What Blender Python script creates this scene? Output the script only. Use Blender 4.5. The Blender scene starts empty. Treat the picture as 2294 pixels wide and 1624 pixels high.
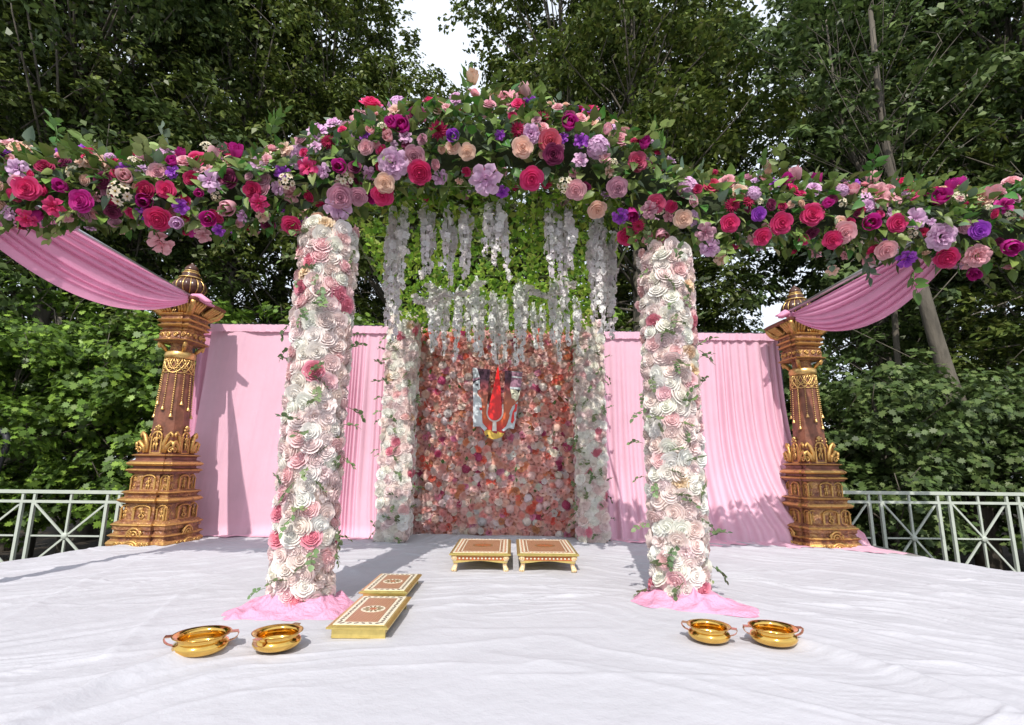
import bpy, math, random
import numpy as np
from mathutils import Vector, Matrix, Quaternion

random.seed(7); RNG = np.random.default_rng(7)
PI = math.pi
S = bpy.context.scene
COL = S.collection

# ------------------------------------------------------------------ camera
CAM_H, PITCH, ROLL, F, CX, CY = 0.85, math.radians(10.9), math.radians(0.6), 1180.0, 1147.0, 812.0
_f = Vector((0, math.cos(PITCH), math.sin(PITCH)))
_r0 = Vector((1, 0, 0)); _u0 = _r0.cross(_f)
_r = _r0*math.cos(ROLL) + _u0*math.sin(ROLL)
_u = _u0*math.cos(ROLL) - _r0*math.sin(ROLL)
CAMP = Vector((0, 0, CAM_H))
cd = bpy.data.cameras.new('camera'); cam = bpy.data.objects.new('camera', cd); COL.objects.link(cam)
cd.sensor_width = 36; cd.lens = 36*F/2294.0; cd.clip_end = 500; cd.clip_start = 0.05
cam.matrix_world = Matrix(((_r.x, _u.x, -_f.x, 0), (_r.y, _u.y, -_f.y, 0), (_r.z, _u.z, -_f.z, CAM_H), (0, 0, 0, 1)))
S.camera = cam

# ------------------------------------------------------------------ light
SUN_EL, SUN_AZ = math.radians(46), math.radians(8.5)      # light travels away from the camera, a little to the right
w = bpy.data.worlds.new('World'); S.world = w; w.use_nodes = True
nt = w.node_tree; nt.nodes.clear()
sky = nt.nodes.new('ShaderNodeTexSky'); sky.sky_type = 'NISHITA'; sky.sun_disc = False
sky.sun_elevation = SUN_EL; sky.sun_rotation = math.radians(188.5); sky.dust_density = 3.0; sky.air_density = 1.0
tc = nt.nodes.new('ShaderNodeTexCoord'); cn = nt.nodes.new('ShaderNodeTexNoise')
cn.inputs['Scale'].default_value = 2.2; cn.inputs['Detail'].default_value = 6; cn.inputs['Roughness'].default_value = .6
cr = nt.nodes.new('ShaderNodeValToRGB'); cr.color_ramp.elements[0].position = .28; cr.color_ramp.elements[1].position = .62
cr.color_ramp.elements[0].color = (.6, .6, .6, 1)
mixs = nt.nodes.new('ShaderNodeMixRGB'); mixs.inputs[2].default_value = (7.3, 7.9, 8.8, 1)
bg = nt.nodes.new('ShaderNodeBackground'); bg.inputs[1].default_value = 0.13
wo = nt.nodes.new('ShaderNodeOutputWorld')
nt.links.new(tc.outputs['Generated'], cn.inputs['Vector']); nt.links.new(cn.outputs['Fac'], cr.inputs[0])
nt.links.new(cr.outputs[0], mixs.inputs[0]); nt.links.new(sky.outputs[0], mixs.inputs[1])
nt.links.new(mixs.outputs[0], bg.inputs[0]); nt.links.new(bg.outputs[0], wo.inputs[0])
sl = bpy.data.lights.new('sun', 'SUN'); sl.energy = 3.8; sl.angle = math.radians(0.5); sl.color = (1, .95, .87)
so = bpy.data.objects.new('sun', sl); COL.objects.link(so); so.location = (-3, -12, 14)
so.rotation_euler = Vector((math.sin(SUN_AZ)*math.cos(SUN_EL), math.cos(SUN_AZ)*math.cos(SUN_EL), -math.sin(SUN_EL))).to_track_quat('-Z', 'Y').to_euler()
S.view_settings.view_transform = 'Standard'; S.view_settings.look = 'None'
S.view_settings.exposure = 0.18; S.view_settings.gamma = 1.0

# ------------------------------------------------------------------ pixel helpers (photo shown 2294 wide)
def ray(px, py): return _f + _r*((px-CX)/F) + _u*((CY-py)/F)
def at(px, py, Y):
    d = ray(px, py); return CAMP + d*(Y/d.y)
def gnd(px, py, z=0.0):
    d = ray(px, py); return CAMP + d*((z-CAM_H)/d.z)

# ------------------------------------------------------------------ object helpers
def link(o, parent=None, label=None, cat=None, group=None, kind=None):
    COL.objects.link(o)
    if parent is not None: o.parent = parent
    if label: o['label'] = label
    if cat: o['category'] = cat
    if group: o['group'] = group
    if kind: o['kind'] = kind
    return o
def thing(name, label, cat, loc=(0, 0, 0), rz=0, group=None):
    o = bpy.data.objects.new(name, None); o.empty_display_size = .05
    o.location = loc; o.rotation_euler = (0, 0, rz)
    return link(o, None, label, cat, group)
def obj(name, me, mat=None, parent=None, loc=None, quat=None, scale=None, color=None, **k):
    o = bpy.data.objects.new(name, me)
    if mat is not None and not me.materials: me.materials.append(mat)
    if loc is not None: o.location = loc
    if quat is not None: o.rotation_mode = 'QUATERNION'; o.rotation_quaternion = quat
    if scale is not None: o.scale = (scale, scale, scale) if isinstance(scale, (int, float)) else scale
    if color is not None: o.color = (*color, 1)
    return link(o, parent, **k)
def copy_tree(o, parent=None):
    c = o.copy(); COL.objects.link(c); c.parent = parent
    for ch in o.children: copy_tree(ch, c)
    return c

class MB:
    """collects verts / faces / per-vertex colour (rgb, shade)"""
    def __init__(s): s.v = []; s.f = []; s.c = []; s.sm = []
    def add(s, vs, fs, col=(1, 1, 1, 1), smooth=False, M=None):
        n = len(s.v)
        for p in vs: s.v.append(tuple(M @ Vector(p)) if M is not None else tuple(p))
        if isinstance(col, list): s.c += col
        else: s.c += [col]*len(vs)
        for f in fs: s.f.append([i+n for i in f]); s.sm.append(smooth)
    def box(s, c, h, M=None, col=(1, 1, 1, 1)):
        x, y, z = c; a, b, d = h
        vs = [(x+i*a, y+j*b, z+k*d) for k in (-1, 1) for j in (-1, 1) for i in (-1, 1)]
        s.add(vs, [(0, 2, 3, 1), (4, 5, 7, 6), (0, 1, 5, 4), (2, 6, 7, 3), (0, 4, 6, 2), (1, 3, 7, 5)], col, False, M)
    def loft(s, rings, cap0=True, cap1=True, smooth=False, closed=True, col=(1, 1, 1, 1), M=None):
        n = len(rings[0]); vs = [p for r in rings for p in r]; fs = []
        for i in range(len(rings)-1):
            for j in range(n if closed else n-1):
                a = i*n+j; b = i*n+(j+1) % n
                fs.append((a, b, b+n, a+n))
        if cap0: fs.append(tuple(range(n-1, -1, -1)))
        if cap1: fs.append(tuple((len(rings)-1)*n+i for i in range(n)))
        s.add(vs, fs, col, smooth, M)
    def lathe(s, prof, n=24, smooth=True, cap0=True, cap1=True, M=None, col=(1, 1, 1, 1), ph=0):
        s.loft([[(r*math.cos(ph+2*PI*k/n), r*math.sin(ph+2*PI*k/n), z) for k in range(n)] for r, z in prof], cap0, cap1, smooth, True, col, M)
    def tube(s, pts, r, n=6, smooth=True, M=None, col=(1, 1, 1, 1), cap=True):
        pts = [Vector(p) for p in pts]; rings = []
        up = Vector((0, 0, 1)); t0 = (pts[1]-pts[0]).normalized()
        a = t0.cross(up); a = a.normalized() if a.length > .05 else Vector((1, 0, 0))
        for i, p in enumerate(pts):
            t = (pts[min(i+1, len(pts)-1)]-pts[max(i-1, 0)])
            t = t.normalized() if t.length > 1e-9 else t0
            a = (a - t*a.dot(t)); a = a.normalized() if a.length > 1e-6 else Vector((1, 0, 0))
            b = t.cross(a); rr = r[i] if isinstance(r, (list, tuple)) else r
            rings.append([p + (a*math.cos(2*PI*k/n) + b*math.sin(2*PI*k/n))*rr for k in range(n)])
        s.loft(rings, cap, cap, smooth, True, col, M)
    def bar(s, a, b, wx, wy, up=(0, 0, 1), M=None, col=(1, 1, 1, 1)):
        a, b = Vector(a), Vector(b); t = (b-a).normalized(); u = Vector(up)
        x = t.cross(u).normalized(); y = x.cross(t)
        vs = [p + x*i*wx + y*j*wy for p in (a, b) for (i, j) in ((-1, -1), (1, -1), (1, 1), (-1, 1))]
        s.add(vs, [(3, 2, 1, 0), (4, 5, 6, 7), (0, 1, 5, 4), (1, 2, 6, 5), (2, 3, 7, 6), (3, 0, 4, 7)], col, False, M)
    def ball(s, c, r, n=8, m=6, M=None, col=(1, 1, 1, 1)):
        if isinstance(r, (int, float)): r = (r, r, r)
        vs = [(c[0], c[1], c[2]-r[2])]; fs = []
        for i in range(1, m):
            a = PI*i/m
            for k in range(n):
                b = 2*PI*k/n
                vs.append((c[0]+r[0]*math.sin(a)*math.cos(b), c[1]+r[1]*math.sin(a)*math.sin(b), c[2]-r[2]*math.cos(a)))
        vs.append((c[0], c[1], c[2]+r[2])); L = len(vs)-1
        for k in range(n):
            fs.append((0, 1+(k+1) % n, 1+k)); fs.append((L, L-n+k, L-n+(k+1) % n))
            for i in range(m-2):
                a = 1+i*n+k; b = 1+i*n+(k+1) % n
                fs.append((a, b, b+n, a+n))
        s.add(vs, fs, col, True, M)
    def prism(s, poly, y0, y1, M=None, col=(1, 1, 1, 1)):
        """poly in x,z ; extruded along y (front face at y0)"""
        n = len(poly); vs = [(x, y0, z) for x, z in poly]+[(x, y1, z) for x, z in poly]
        fs = [tuple(range(n)), tuple(range(2*n-1, n-1, -1))]+[(i, n+i, n+(i+1) % n, (i+1) % n) for i in range(n)]
        s.add(vs, fs, col, False, M)
    def mesh(s, name, mat=None):
        me = bpy.data.meshes.new(name); me.from_pydata(s.v, [], s.f); me.update()
        me.polygons.foreach_set('use_smooth', s.sm)
        a = me.color_attributes.new('Col', 'FLOAT_COLOR', 'POINT')
        a.data.foreach_set('color', np.array(s.c, dtype=np.float32).ravel())
        if mat: me.materials.append(mat)
        return me
    def build(s, name, mat, parent=None, **k): return obj(name, s.mesh(name, mat), None, parent, **k)

def fast_mesh(name, V, Fc, C, mat, smooth=False):
    """V (n,3), Fc (m,k) uniform polygons, C (n,4)"""
    V = np.asarray(V, np.float32); Fc = np.asarray(Fc, np.int32); m, k = Fc.shape
    me = bpy.data.meshes.new(name); me.vertices.add(len(V)); me.vertices.foreach_set('co', V.ravel())
    me.loops.add(m*k); me.loops.foreach_set('vertex_index', Fc.ravel())
    me.polygons.add(m); me.polygons.foreach_set('loop_start', np.arange(0, m*k, k, dtype=np.int32))
    me.polygons.foreach_set('loop_total', np.full(m, k, np.int32))
    if smooth: me.polygons.foreach_set('use_smooth', np.ones(m, bool))
    me.update(calc_edges=True)
    a = me.color_attributes.new('Col', 'FLOAT_COLOR', 'POINT'); a.data.foreach_set('color', np.asarray(C, np.float32).ravel())
    me.materials.append(mat); return me

# value noise -------------------------------------------------------------
def vnoise(x, y, seed=0):
    x = np.asarray(x, float); y = np.asarray(y, float)
    xi = np.floor(x).astype(np.int64); yi = np.floor(y).astype(np.int64); fx = x-xi; fy = y-yi
    fx = fx*fx*fx*(fx*(fx*6-15)+10); fy = fy*fy*fy*(fy*(fy*6-15)+10)
    def h(a, b):
        n = (a*374761393 + b*668265263 + seed*974634777) & 0x7fffffff
        n = ((n ^ (n >> 13))*1274126177) & 0x7fffffff
        return ((n ^ (n >> 16)) & 0xffff)/65535.0
    return ((h(xi, yi)*(1-fx)+h(xi+1, yi)*fx)*(1-fy) + (h(xi, yi+1)*(1-fx)+h(xi+1, yi+1)*fx)*fy)*2-1
def fbm(x, y, o=3, seed=0):
    return sum(vnoise(x*2**i, y*2**i, seed+i)*.5**i for i in range(o))

# ------------------------------------------------------------------ materials
MATS = {}
def newmat(name):
    m = bpy.data.materials.new(name); m.use_nodes = True; n = m.node_tree; n.nodes.clear(); MATS[name] = m
    out = n.nodes.new('ShaderNodeOutputMaterial'); return m, n, out
def N(n, t, **k):
    x = n.nodes.new(t)
    for a, b in k.items(): setattr(x, a, b)
    return x
def ramp(n, src, stops):
    r = N(n, 'ShaderNodeValToRGB'); e = r.color_ramp.elements
    e[0].position, e[0].color = stops[0][0], (*stops[0][1], 1); e[1].position, e[1].color = stops[-1][0], (*stops[-1][1], 1)
    for p, c in stops[1:-1]:
        q = e.new(p); q.color = (*c, 1)
    n.links.new(src, r.inputs[0]); return r.outputs[0]
def noise(n, scale, detail=4, rough=.55, coord='Object', dim=None):
    t = N(n, 'ShaderNodeTexCoord'); x = N(n, 'ShaderNodeTexNoise'); x.inputs['Scale'].default_value = scale
    x.inputs['Detail'].default_value = detail; x.inputs['Roughness'].default_value = rough
    if dim:
        mp = N(n, 'ShaderNodeMapping'); mp.inputs['Scale'].default_value = dim
        n.links.new(t.outputs[coord], mp.inputs[0]); n.links.new(mp.outputs[0], x.inputs['Vector'])
    else: n.links.new(t.outputs[coord], x.inputs['Vector'])
    return x.outputs['Fac']
def bump(n, src, strength, dist, bsdf):
    b = N(n, 'ShaderNodeBump'); b.inputs['Strength'].default_value = strength; b.inputs['Distance'].default_value = dist
    n.links.new(src, b.inputs['Height']); n.links.new(b.outputs[0], bsdf.inputs['Normal']); return b

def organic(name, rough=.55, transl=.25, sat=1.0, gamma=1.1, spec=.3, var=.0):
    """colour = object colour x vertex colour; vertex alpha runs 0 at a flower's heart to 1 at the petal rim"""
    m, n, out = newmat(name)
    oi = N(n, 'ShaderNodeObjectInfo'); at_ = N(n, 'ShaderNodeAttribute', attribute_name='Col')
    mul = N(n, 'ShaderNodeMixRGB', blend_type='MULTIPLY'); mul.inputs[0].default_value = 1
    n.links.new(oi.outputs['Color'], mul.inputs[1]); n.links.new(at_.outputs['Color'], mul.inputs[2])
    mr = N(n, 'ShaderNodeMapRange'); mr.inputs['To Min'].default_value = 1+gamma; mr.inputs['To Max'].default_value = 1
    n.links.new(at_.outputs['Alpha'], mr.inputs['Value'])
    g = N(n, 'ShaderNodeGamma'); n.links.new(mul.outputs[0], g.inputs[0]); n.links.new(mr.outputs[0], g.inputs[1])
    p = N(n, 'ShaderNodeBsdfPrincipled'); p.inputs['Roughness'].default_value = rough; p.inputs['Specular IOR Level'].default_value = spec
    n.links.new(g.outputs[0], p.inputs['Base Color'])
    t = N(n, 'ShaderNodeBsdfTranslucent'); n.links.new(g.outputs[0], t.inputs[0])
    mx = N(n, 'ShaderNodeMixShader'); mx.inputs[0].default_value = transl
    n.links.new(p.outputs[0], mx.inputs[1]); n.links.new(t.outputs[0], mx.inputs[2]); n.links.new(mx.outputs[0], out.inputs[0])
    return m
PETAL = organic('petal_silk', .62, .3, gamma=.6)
LEAF = organic('leaf_silk', .42, .22, gamma=.0, spec=.4)
TREELEAF = organic('tree_leaf', .45, .28, gamma=.0, spec=.35)
MATLEAF = organic('canopy_leaf', .45, .65, gamma=0, spec=.3)

def simple(name, col, rough=.5, metal=0, nscale=0, namt=.15, bscale=0, bstr=.2, bdist=.002, spec=.5, dim=None, transl=0):
    m, n, out = newmat(name); p = N(n, 'ShaderNodeBsdfPrincipled')
    p.inputs['Roughness'].default_value = rough; p.inputs['Metallic'].default_value = metal; p.inputs['Specular IOR Level'].default_value = spec
    if nscale:
        c = ramp(n, noise(n, nscale, 5, .6, dim=dim), [(.3, tuple(x*(1-namt) for x in col)), (.7, tuple(min(1, x*(1+namt)) for x in col))])
        n.links.new(c, p.inputs['Base Color'])
    else: p.inputs['Base Color'].default_value = (*col, 1); c = None
    if bscale: bump(n, noise(n, bscale, 5, .6, dim=dim), bstr, bdist, p)
    if transl:
        t = N(n, 'ShaderNodeBsdfTranslucent'); t.inputs[0].default_value = (*col, 1)
        if c: n.links.new(c, t.inputs[0])
        mx = N(n, 'ShaderNodeMixShader'); mx.inputs[0].default_value = transl
        n.links.new(p.outputs[0], mx.inputs[1]); n.links.new(t.outputs[0], mx.inputs[2]); n.links.new(mx.outputs[0], out.inputs[0])
    else: n.links.new(p.outputs[0], out.inputs[0])
    return m
WHITE = simple('white_sheet', (.47, .465, .505), .8, 0, 1.6, .04, 9, .5, .02, spec=.15)
PINK = simple('pink_chiffon', (.88, .53, .66), .55, 0, 3, .05, 160, .15, .001, spec=.3, transl=.22)
PINKC = simple('crumpled_pink', (.88, .42, .61), .5, 0, 5, .06, 11, 1.0, .05, spec=.3, transl=.2)
PINKD = simple('pink_satin', (.88, .40, .60), .5, 0, 5, .06, 60, .2, .002, spec=.35, transl=.3)
BROWN = simple('brown_resin', (.20, .075, .045), .45, .15, 14, .4, 40, .45, .005)
BRASS = simple('polished_brass', (.80, .50, .13), .13, 1, 18, .12, 30, .03, .001)
COPPER = simple('copper_strap', (.62, .34, .20), .25, 1, 18, .12)
RAILP = simple('rail_paint', (.46, .50, .44), .45, 0, 8, .08, 50, .1, .001)
PIPE = simple('steel_pipe', (.55, .55, .56), .35, .8, 10, .1)
DARKM = simple('dark_metal', (.03, .03, .035), .45, .3, 10, .2)
BARK = simple('bark', (.11, .095, .075), .9, 0, 7, .4, 12, .9, .03, dim=(1, 1, .25))
SOIL = simple('forest_floor', (.045, .032, .018), .95, 0, 1.5, .5, 18, .8, .03)
DECK = simple('grey_deck', (.22, .21, .20), .8, 0, 6, .2, 30, .3, .003)
CORE = simple('foam_core', (.62, .52, .47), .9, 0, 12, .2)
COREG = simple('moss_core', (.03, .045, .015), .9, 0, 20, .4, 40, .8, .01)
STEM = simple('green_stem', (.10, .14, .045), .6)

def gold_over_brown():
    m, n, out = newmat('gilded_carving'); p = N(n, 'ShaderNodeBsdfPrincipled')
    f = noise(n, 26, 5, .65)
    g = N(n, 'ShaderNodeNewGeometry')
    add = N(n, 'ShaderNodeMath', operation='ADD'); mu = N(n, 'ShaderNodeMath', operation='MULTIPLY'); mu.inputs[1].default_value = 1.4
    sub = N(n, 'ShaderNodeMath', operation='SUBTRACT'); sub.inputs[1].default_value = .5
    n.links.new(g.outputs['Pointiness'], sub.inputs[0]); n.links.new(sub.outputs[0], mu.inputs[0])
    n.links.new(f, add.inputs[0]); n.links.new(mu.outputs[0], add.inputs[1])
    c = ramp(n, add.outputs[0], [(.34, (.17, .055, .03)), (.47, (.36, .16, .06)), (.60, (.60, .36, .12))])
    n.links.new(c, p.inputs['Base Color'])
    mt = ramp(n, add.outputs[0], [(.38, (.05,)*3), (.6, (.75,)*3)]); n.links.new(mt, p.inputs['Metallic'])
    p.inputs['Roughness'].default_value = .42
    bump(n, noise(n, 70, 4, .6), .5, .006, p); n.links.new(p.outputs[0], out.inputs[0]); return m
GOLD = gold_over_brown()
def gild2():
    m, n, out = newmat('worn_gilding'); p = N(n, 'ShaderNodeBsdfPrincipled')
    f = noise(n, 11, 8, .7); c = ramp(n, f, [(.40, (.17, .06, .035)), (.52, (.33, .15, .065)), (.66, (.58, .35, .13))]); n.links.new(c, p.inputs['Base Color'])
    mt = ramp(n, f, [(.45, (.0,)*3), (.66, (.6,)*3)]); n.links.new(mt, p.inputs['Metallic']); p.inputs['Roughness'].default_value = .42
    v_ = N(n, 'ShaderNodeTexVoronoi'); v_.inputs['Scale'].default_value = 42; t = N(n, 'ShaderNodeTexCoord'); n.links.new(t.outputs['Object'], v_.inputs['Vector'])
    bump(n, v_.outputs['Distance'], .8, .012, p); n.links.new(p.outputs[0], out.inputs[0]); return m
GILD2 = gild2()
GOLDB = simple('gold_paint', (.66, .43, .16), .35, .75, 30, .25, 60, .25, .003)
GOLDF = simple('gold_foil', (.83, .66, .22), .28, .85, 25, .12, 45, .4, .004)
# ------------------------------------------------------------------ setting
def grid_mesh(name, X, Y, Z, mat, smooth=True, C=None):
    """X,Y,Z arrays of shape (a,b)"""
    a, b = X.shape; V = np.stack([X, Y, Z], -1).reshape(-1, 3)
    i = np.arange(a-1)[:, None]*b + np.arange(b-1)[None, :]
    Fc = np.stack([i, i+1, i+b+1, i+b], -1).reshape(-1, 4)
    if C is None: C = np.ones((len(V), 4), np.float32)
    return fast_mesh(name, V, Fc, C, mat, smooth)
GZ = -0.45                                                  # the ground beside the stage
gx, gy = np.meshgrid(np.linspace(-70, 70, 90), np.linspace(-25, 120, 90))
gz = GZ + np.where((np.abs(gx) > 4.6) | (gy > 7.0), .12*fbm(gx*.3, gy*.3, 3, 3) - .05, 0) - np.clip(gy-7, 0, 4)*.12
obj('ground', grid_mesh('ground', gx, gy, gz, SOIL), kind='structure')
mb = MB(); mb.box((0, 3.85, GZ/2-.03), (4.12, 3.0, -GZ/2+.018)); mb.build('stage_platform', DECK, kind='structure')

# wrinkled white sheet -----------------------------------------------------
def seg_dist(px, py, pts):
    d = np.full(px.shape, 1e9); side = np.zeros(px.shape)
    for (a, b) in zip(pts[:-1], pts[1:]):
        ax, ay = a[0], a[1]; bx, by = b[0]-a[0], b[1]-a[1]
        t = np.clip(((px-ax)*bx+(py-ay)*by)/(bx*bx+by*by), 0, 1)
        ex, ey = px-ax-t*bx, py-ay-t*by; dd = np.hypot(ex, ey)
        s = (bx*ey-by*ex)/math.hypot(bx, by); k = dd < d
        d = np.where(k, dd, d); side = np.where(k, s, side)
    return d, side
_rf = random.Random(77); CREASE = []
for _k in range(90):
    _x, _y = _rf.uniform(-3.8, 3.8), _rf.uniform(1.6, 5.8); _a = math.atan(-.85*_x/math.sqrt(_x*_x+.6))*.8+_rf.gauss(0, .35); _l = _rf.uniform(.12, .6)
    CREASE.append(([(_x-_l*math.cos(_a), _y-_l*math.sin(_a)), (_x+_rf.gauss(0, .03), _y+_rf.gauss(0, .03)), (_x+_l*math.cos(_a), _y+_l*math.sin(_a))], _rf.uniform(.003, .010), _rf.uniform(.010, .022)))
FOLDS = [([gnd(-150, 1740), gnd(40, 1640), gnd(230, 1545), gnd(400, 1488), gnd(575, 1442)], .034, .026),
         ([gnd(1790, 1450), gnd(1860, 1468), gnd(2050, 1530), gnd(2330, 1640), gnd(2600, 1760)], .030, .03),
         ([gnd(700, 1262), gnd(790, 1285), gnd(830, 1270), gnd(960, 1238)], .025, .03),
         ([gnd(0, 1466), gnd(300, 1420), gnd(520, 1400)], .010, .025),
         ([gnd(240, 1480), gnd(400, 1340), gnd(560, 1285)], .007, .02),
         ([gnd(0, 1400), gnd(210, 1300), gnd(400, 1225)], .006, .02),
         ([gnd(1750, 1290), gnd(2000, 1330), gnd(2294, 1380)], .008, .022),
         ([gnd(1700, 1360), gnd(1990, 1420), gnd(2294, 1500)], .008, .022),
         ([gnd(1650, 1250), gnd(1900, 1262), gnd(2200, 1310)], .008, .02)]
def sheet_z(x, y):
    wx = x+.15*fbm(x*.9, y*.9, 2, 11); wy = y+.22*fbm(x*1.1+7, y*1.1, 3, 12)
    q = wy + .85*np.sqrt(wx*wx+.6); al = wx
    z = np.zeros_like(x)
    for fr, am, sd in ((2.4, .010, 21), (5.5, .012, 22), (12, .007, 23), (25, .003, 24)):
        n_ = vnoise(q*fr, al*fr*.16, sd); rdg = (1-np.abs(n_))**4
        msk = np.clip(.40+1.0*vnoise(x*.8+sd, y*.8, sd+5)+.35*np.clip(np.abs(x)-1, 0, 1)-.25*np.clip((2.6-y), 0, 1), .05, 1)
        z += am*rdg*msk
    z += .0035*fbm(x*2.1, y*2.1, 3, 31)
    for pts, am, wd in FOLDS+CREASE:
        d, s = seg_dist(x, y, pts); z += am*np.exp(-(np.maximum(s, 0)/wd)**2)*np.exp(-(np.minimum(s, 0)/(wd*2.2))**2)*(np.exp(-np.maximum(d-np.abs(s), 0)/.1))*(d < .4)
    return z
u = np.linspace(0, 1, 560)[:, None]; v = np.linspace(0, 1, 620)[None, :]
yy = 1.05 + 5.25*(u**1.15) + 0*v
hw_l = 4.0 + .03*np.sin(yy*3) - np.clip(yy-4.6, 0, 2)*.25; hw_r = 4.12 + .03*np.sin(yy*2.3+1) - np.clip(yy-4.5, 0, 2)*.42
xx = -hw_l + (hw_l+hw_r)*v
yy = yy + .05*np.sin(xx*1.7)*u + .03*fbm(xx*1.5, yy*0, 2, 5)*u
zz = .012 + sheet_z(xx, yy)
edge = np.minimum(xx+hw_l, hw_r-xx)
zz += .02*np.exp(-(edge/.08)**2)*np.clip(vnoise(yy*3, yy*0, 8)+.3, 0, 1)
zz += .045*np.exp(-((yy-6.15)/.17)**2)*np.clip((1.15-np.abs(xx+.25))/.4, 0, 1)          # sheet bunched up before the flower wall
me = grid_mesh('stage_cloth', xx, yy, zz, WHITE)
sh = obj('stage_cloth', me, label='wrinkled white cotton sheet spread over the whole stage floor', cat='cloth')

# ------------------------------------------------------------------ flower meshes (unit radius, facing +z)
def petal(mb, phi, span, r0, z0, th0, th1, L, nu=4, nv=3, s0=0., s1=1., wav=.0, drop=.12, rnd=random):
    vs = []; cs = []; r, z = r0, z0
    rows = []
    for j in range(nv+1):
        t = j/nv; th = math.radians(th0+(th1-th0)*t**1.4)
        if j: r += L/nv*math.sin(th); z += L/nv*math.cos(th)
        rows.append((r, z, t))
    for r, z, t in rows:
        wdt = (.55+.65*t-.32*t**4)
        for i in range(nu+1):
            uu = 2*i/nu-1; a = phi+uu*span*wdt
            tip = 1-drop*uu*uu*t - (.05 if t == 1 else 0)*abs(uu)
            rr = max(r, .02)*(1+.04*wav*rnd.uniform(-1, 1)*t-.13*uu*uu*t)
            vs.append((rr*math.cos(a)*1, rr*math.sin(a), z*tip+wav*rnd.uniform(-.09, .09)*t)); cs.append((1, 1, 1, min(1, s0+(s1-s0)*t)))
    fs = [(j*(nu+1)+i, j*(nu+1)+i+1, (j+1)*(nu+1)+i+1, (j+1)*(nu+1)+i) for j in range(nv) for i in range(nu)]
    mb.add(vs, fs, cs, True)
def norm_mesh(mb, name, mat):
    V = np.array(mb.v); R = np.hypot(V[:, 0], V[:, 1]).max(); V = V/R; mb.v = [tuple(p) for p in V]; return mb.mesh(name, mat)
def mk_rose(seed, nu=4, nv=3, outer=6, tight=1.0, name='rose', wav=.35, rings=None, bud=True):
    R = random.Random(seed); mb = MB()
    rings = rings or [(2, .11, .44, 10, -8, .18, 100, .3, .6), (3, .17, .38, 8, 22, .22, 72, .35, .7), (3, .25, .30, 16, 40, .28, 66, .4, .8),
             (4, .36, .20, 24, 54, .34, 54, .5, .9), (5, .48, .09, 34, 68, .40, 46, .6, 1), (5, .56, -.03, 44, 84, .44, 43, .65, 1)]
    if bud: mb.ball((0, 0, .44), (.12, .12, .16), 6, 4, col=(1, 1, 1, .4)); mb.ball((0, 0, .06), (.58, .58, .36), 10, 6, col=(1, 1, 1, .5))
    for k, (n, r0, z0, a, b, L, sp, s0, s1) in enumerate(rings):
        o = R.uniform(0, 6.28)
        for i in range(n):
            petal(mb, o+2*PI*i/n+R.uniform(-.15, .15), math.radians(sp)*R.uniform(.9, 1.1), r0*tight, z0+R.uniform(-.02, .02), a+R.uniform(-5, 5), b+R.uniform(-9, 9), L*R.uniform(.92, 1.08), nu, nv, s0, s1, wav, .14, R)
    return norm_mesh(mb, name, PETAL)
ROSES = [mk_rose(i) for i in range(4)]
CABBAGE = [mk_rose(20+i, rings=[(4, .05, .40, 0, 30, .14, 60, .1, .4), (6, .14, .38, 5, 34, .17, 42, .15, .5), (7, .25, .33, 8, 36, .20, 36, .2, .55), (8, .37, .26, 10, 40, .24, 32, .3, .7), (7, .48, .15, 18, 52, .32, 36, .5, .9), (6, .56, .02, 34, 78, .40, 40, .6, 1)], wav=.6) for i in range(2)]
PEONY = [mk_rose(40+i, bud=False, rings=[(6, .05, .1, 0, 40, .5, 40, .1, .6), (8, .16, .05, 15, 60, .55, 34, .2, .8), (9, .26, 0, 30, 80, .6, 30, .3, .9), (9, .34, -.06, 55, 100, .66, 30, .5, 1)], wav=1.6) for i in range(2)]
LOOSE = [mk_rose(60+i, bud=False, rings=[(4, .04, .1, 0, 60, .4, 50, .0, .5), (5, .1, .04, 20, 75, .75, 34, .2, 1), (6, .1, -.06, 50, 95, .9, 27, .3, 1)], wav=2.0) for i in range(2)]
BUD = [mk_rose(80+i, bud=False, rings=[(3, .05, .05, -4, 2, .9, 70, .2, .6), (4, .2, 0, 14, -8, .9, 66, .4, .9), (4, .28, 0, 24, 6, .8, 60, .5, 1)], wav=.2) for i in range(2)]
WROSE = [mk_rose(100+i, nu=3, nv=1, bud=False, rings=[(2, .10, .40, 0, -10, .2, 100, .3, .6), (3, .20, .32, 18, 18, .26, 70, .35, .75), (4, .34, .20, 36, 36, .34, 54, .45, .9), (5, .48, .06, 60, 60, .44, 46, .6, 1), (5, .2, .0, 88, 88, .62, 46, .6, 1)], wav=.9) for i in range(4)]
def mk_daisy(seed, n=14, name='daisy'):
    R = random.Random(seed); mb = MB()
    for lay in range(3):
        for i in range(n):
            a = 2*PI*(i+.5*lay)/n+R.uniform(-.08, .08); L = (1-.17*lay)*R.uniform(.9, 1.05); h = .05+.13*lay; wd = .13
            d = Vector((math.cos(a), math.sin(a), 0)); p = Vector((-d.y, d.x, 0)); z = Vector((0, 0, 1))
            vs = [d*.1+z*h, d*L*.55+p*wd+z*(h+.16), d*L+z*(h+.1+.1*R.random()), d*L*.55-p*wd+z*(h+.16)]
            mb.add(vs, [(0, 3, 2, 1)], [(1, 1, 1, .1), (1, 1, 1, .8), (1, 1, 1, 1), (1, 1, 1, .8)])
    mb.ball((0, 0, .3), (.14, .14, .1), 8, 4, col=(.45, .35, .1, .6))
    return norm_mesh(mb, name, PETAL)
DAISY = [mk_daisy(1), mk_daisy(2, 11)]
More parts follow.
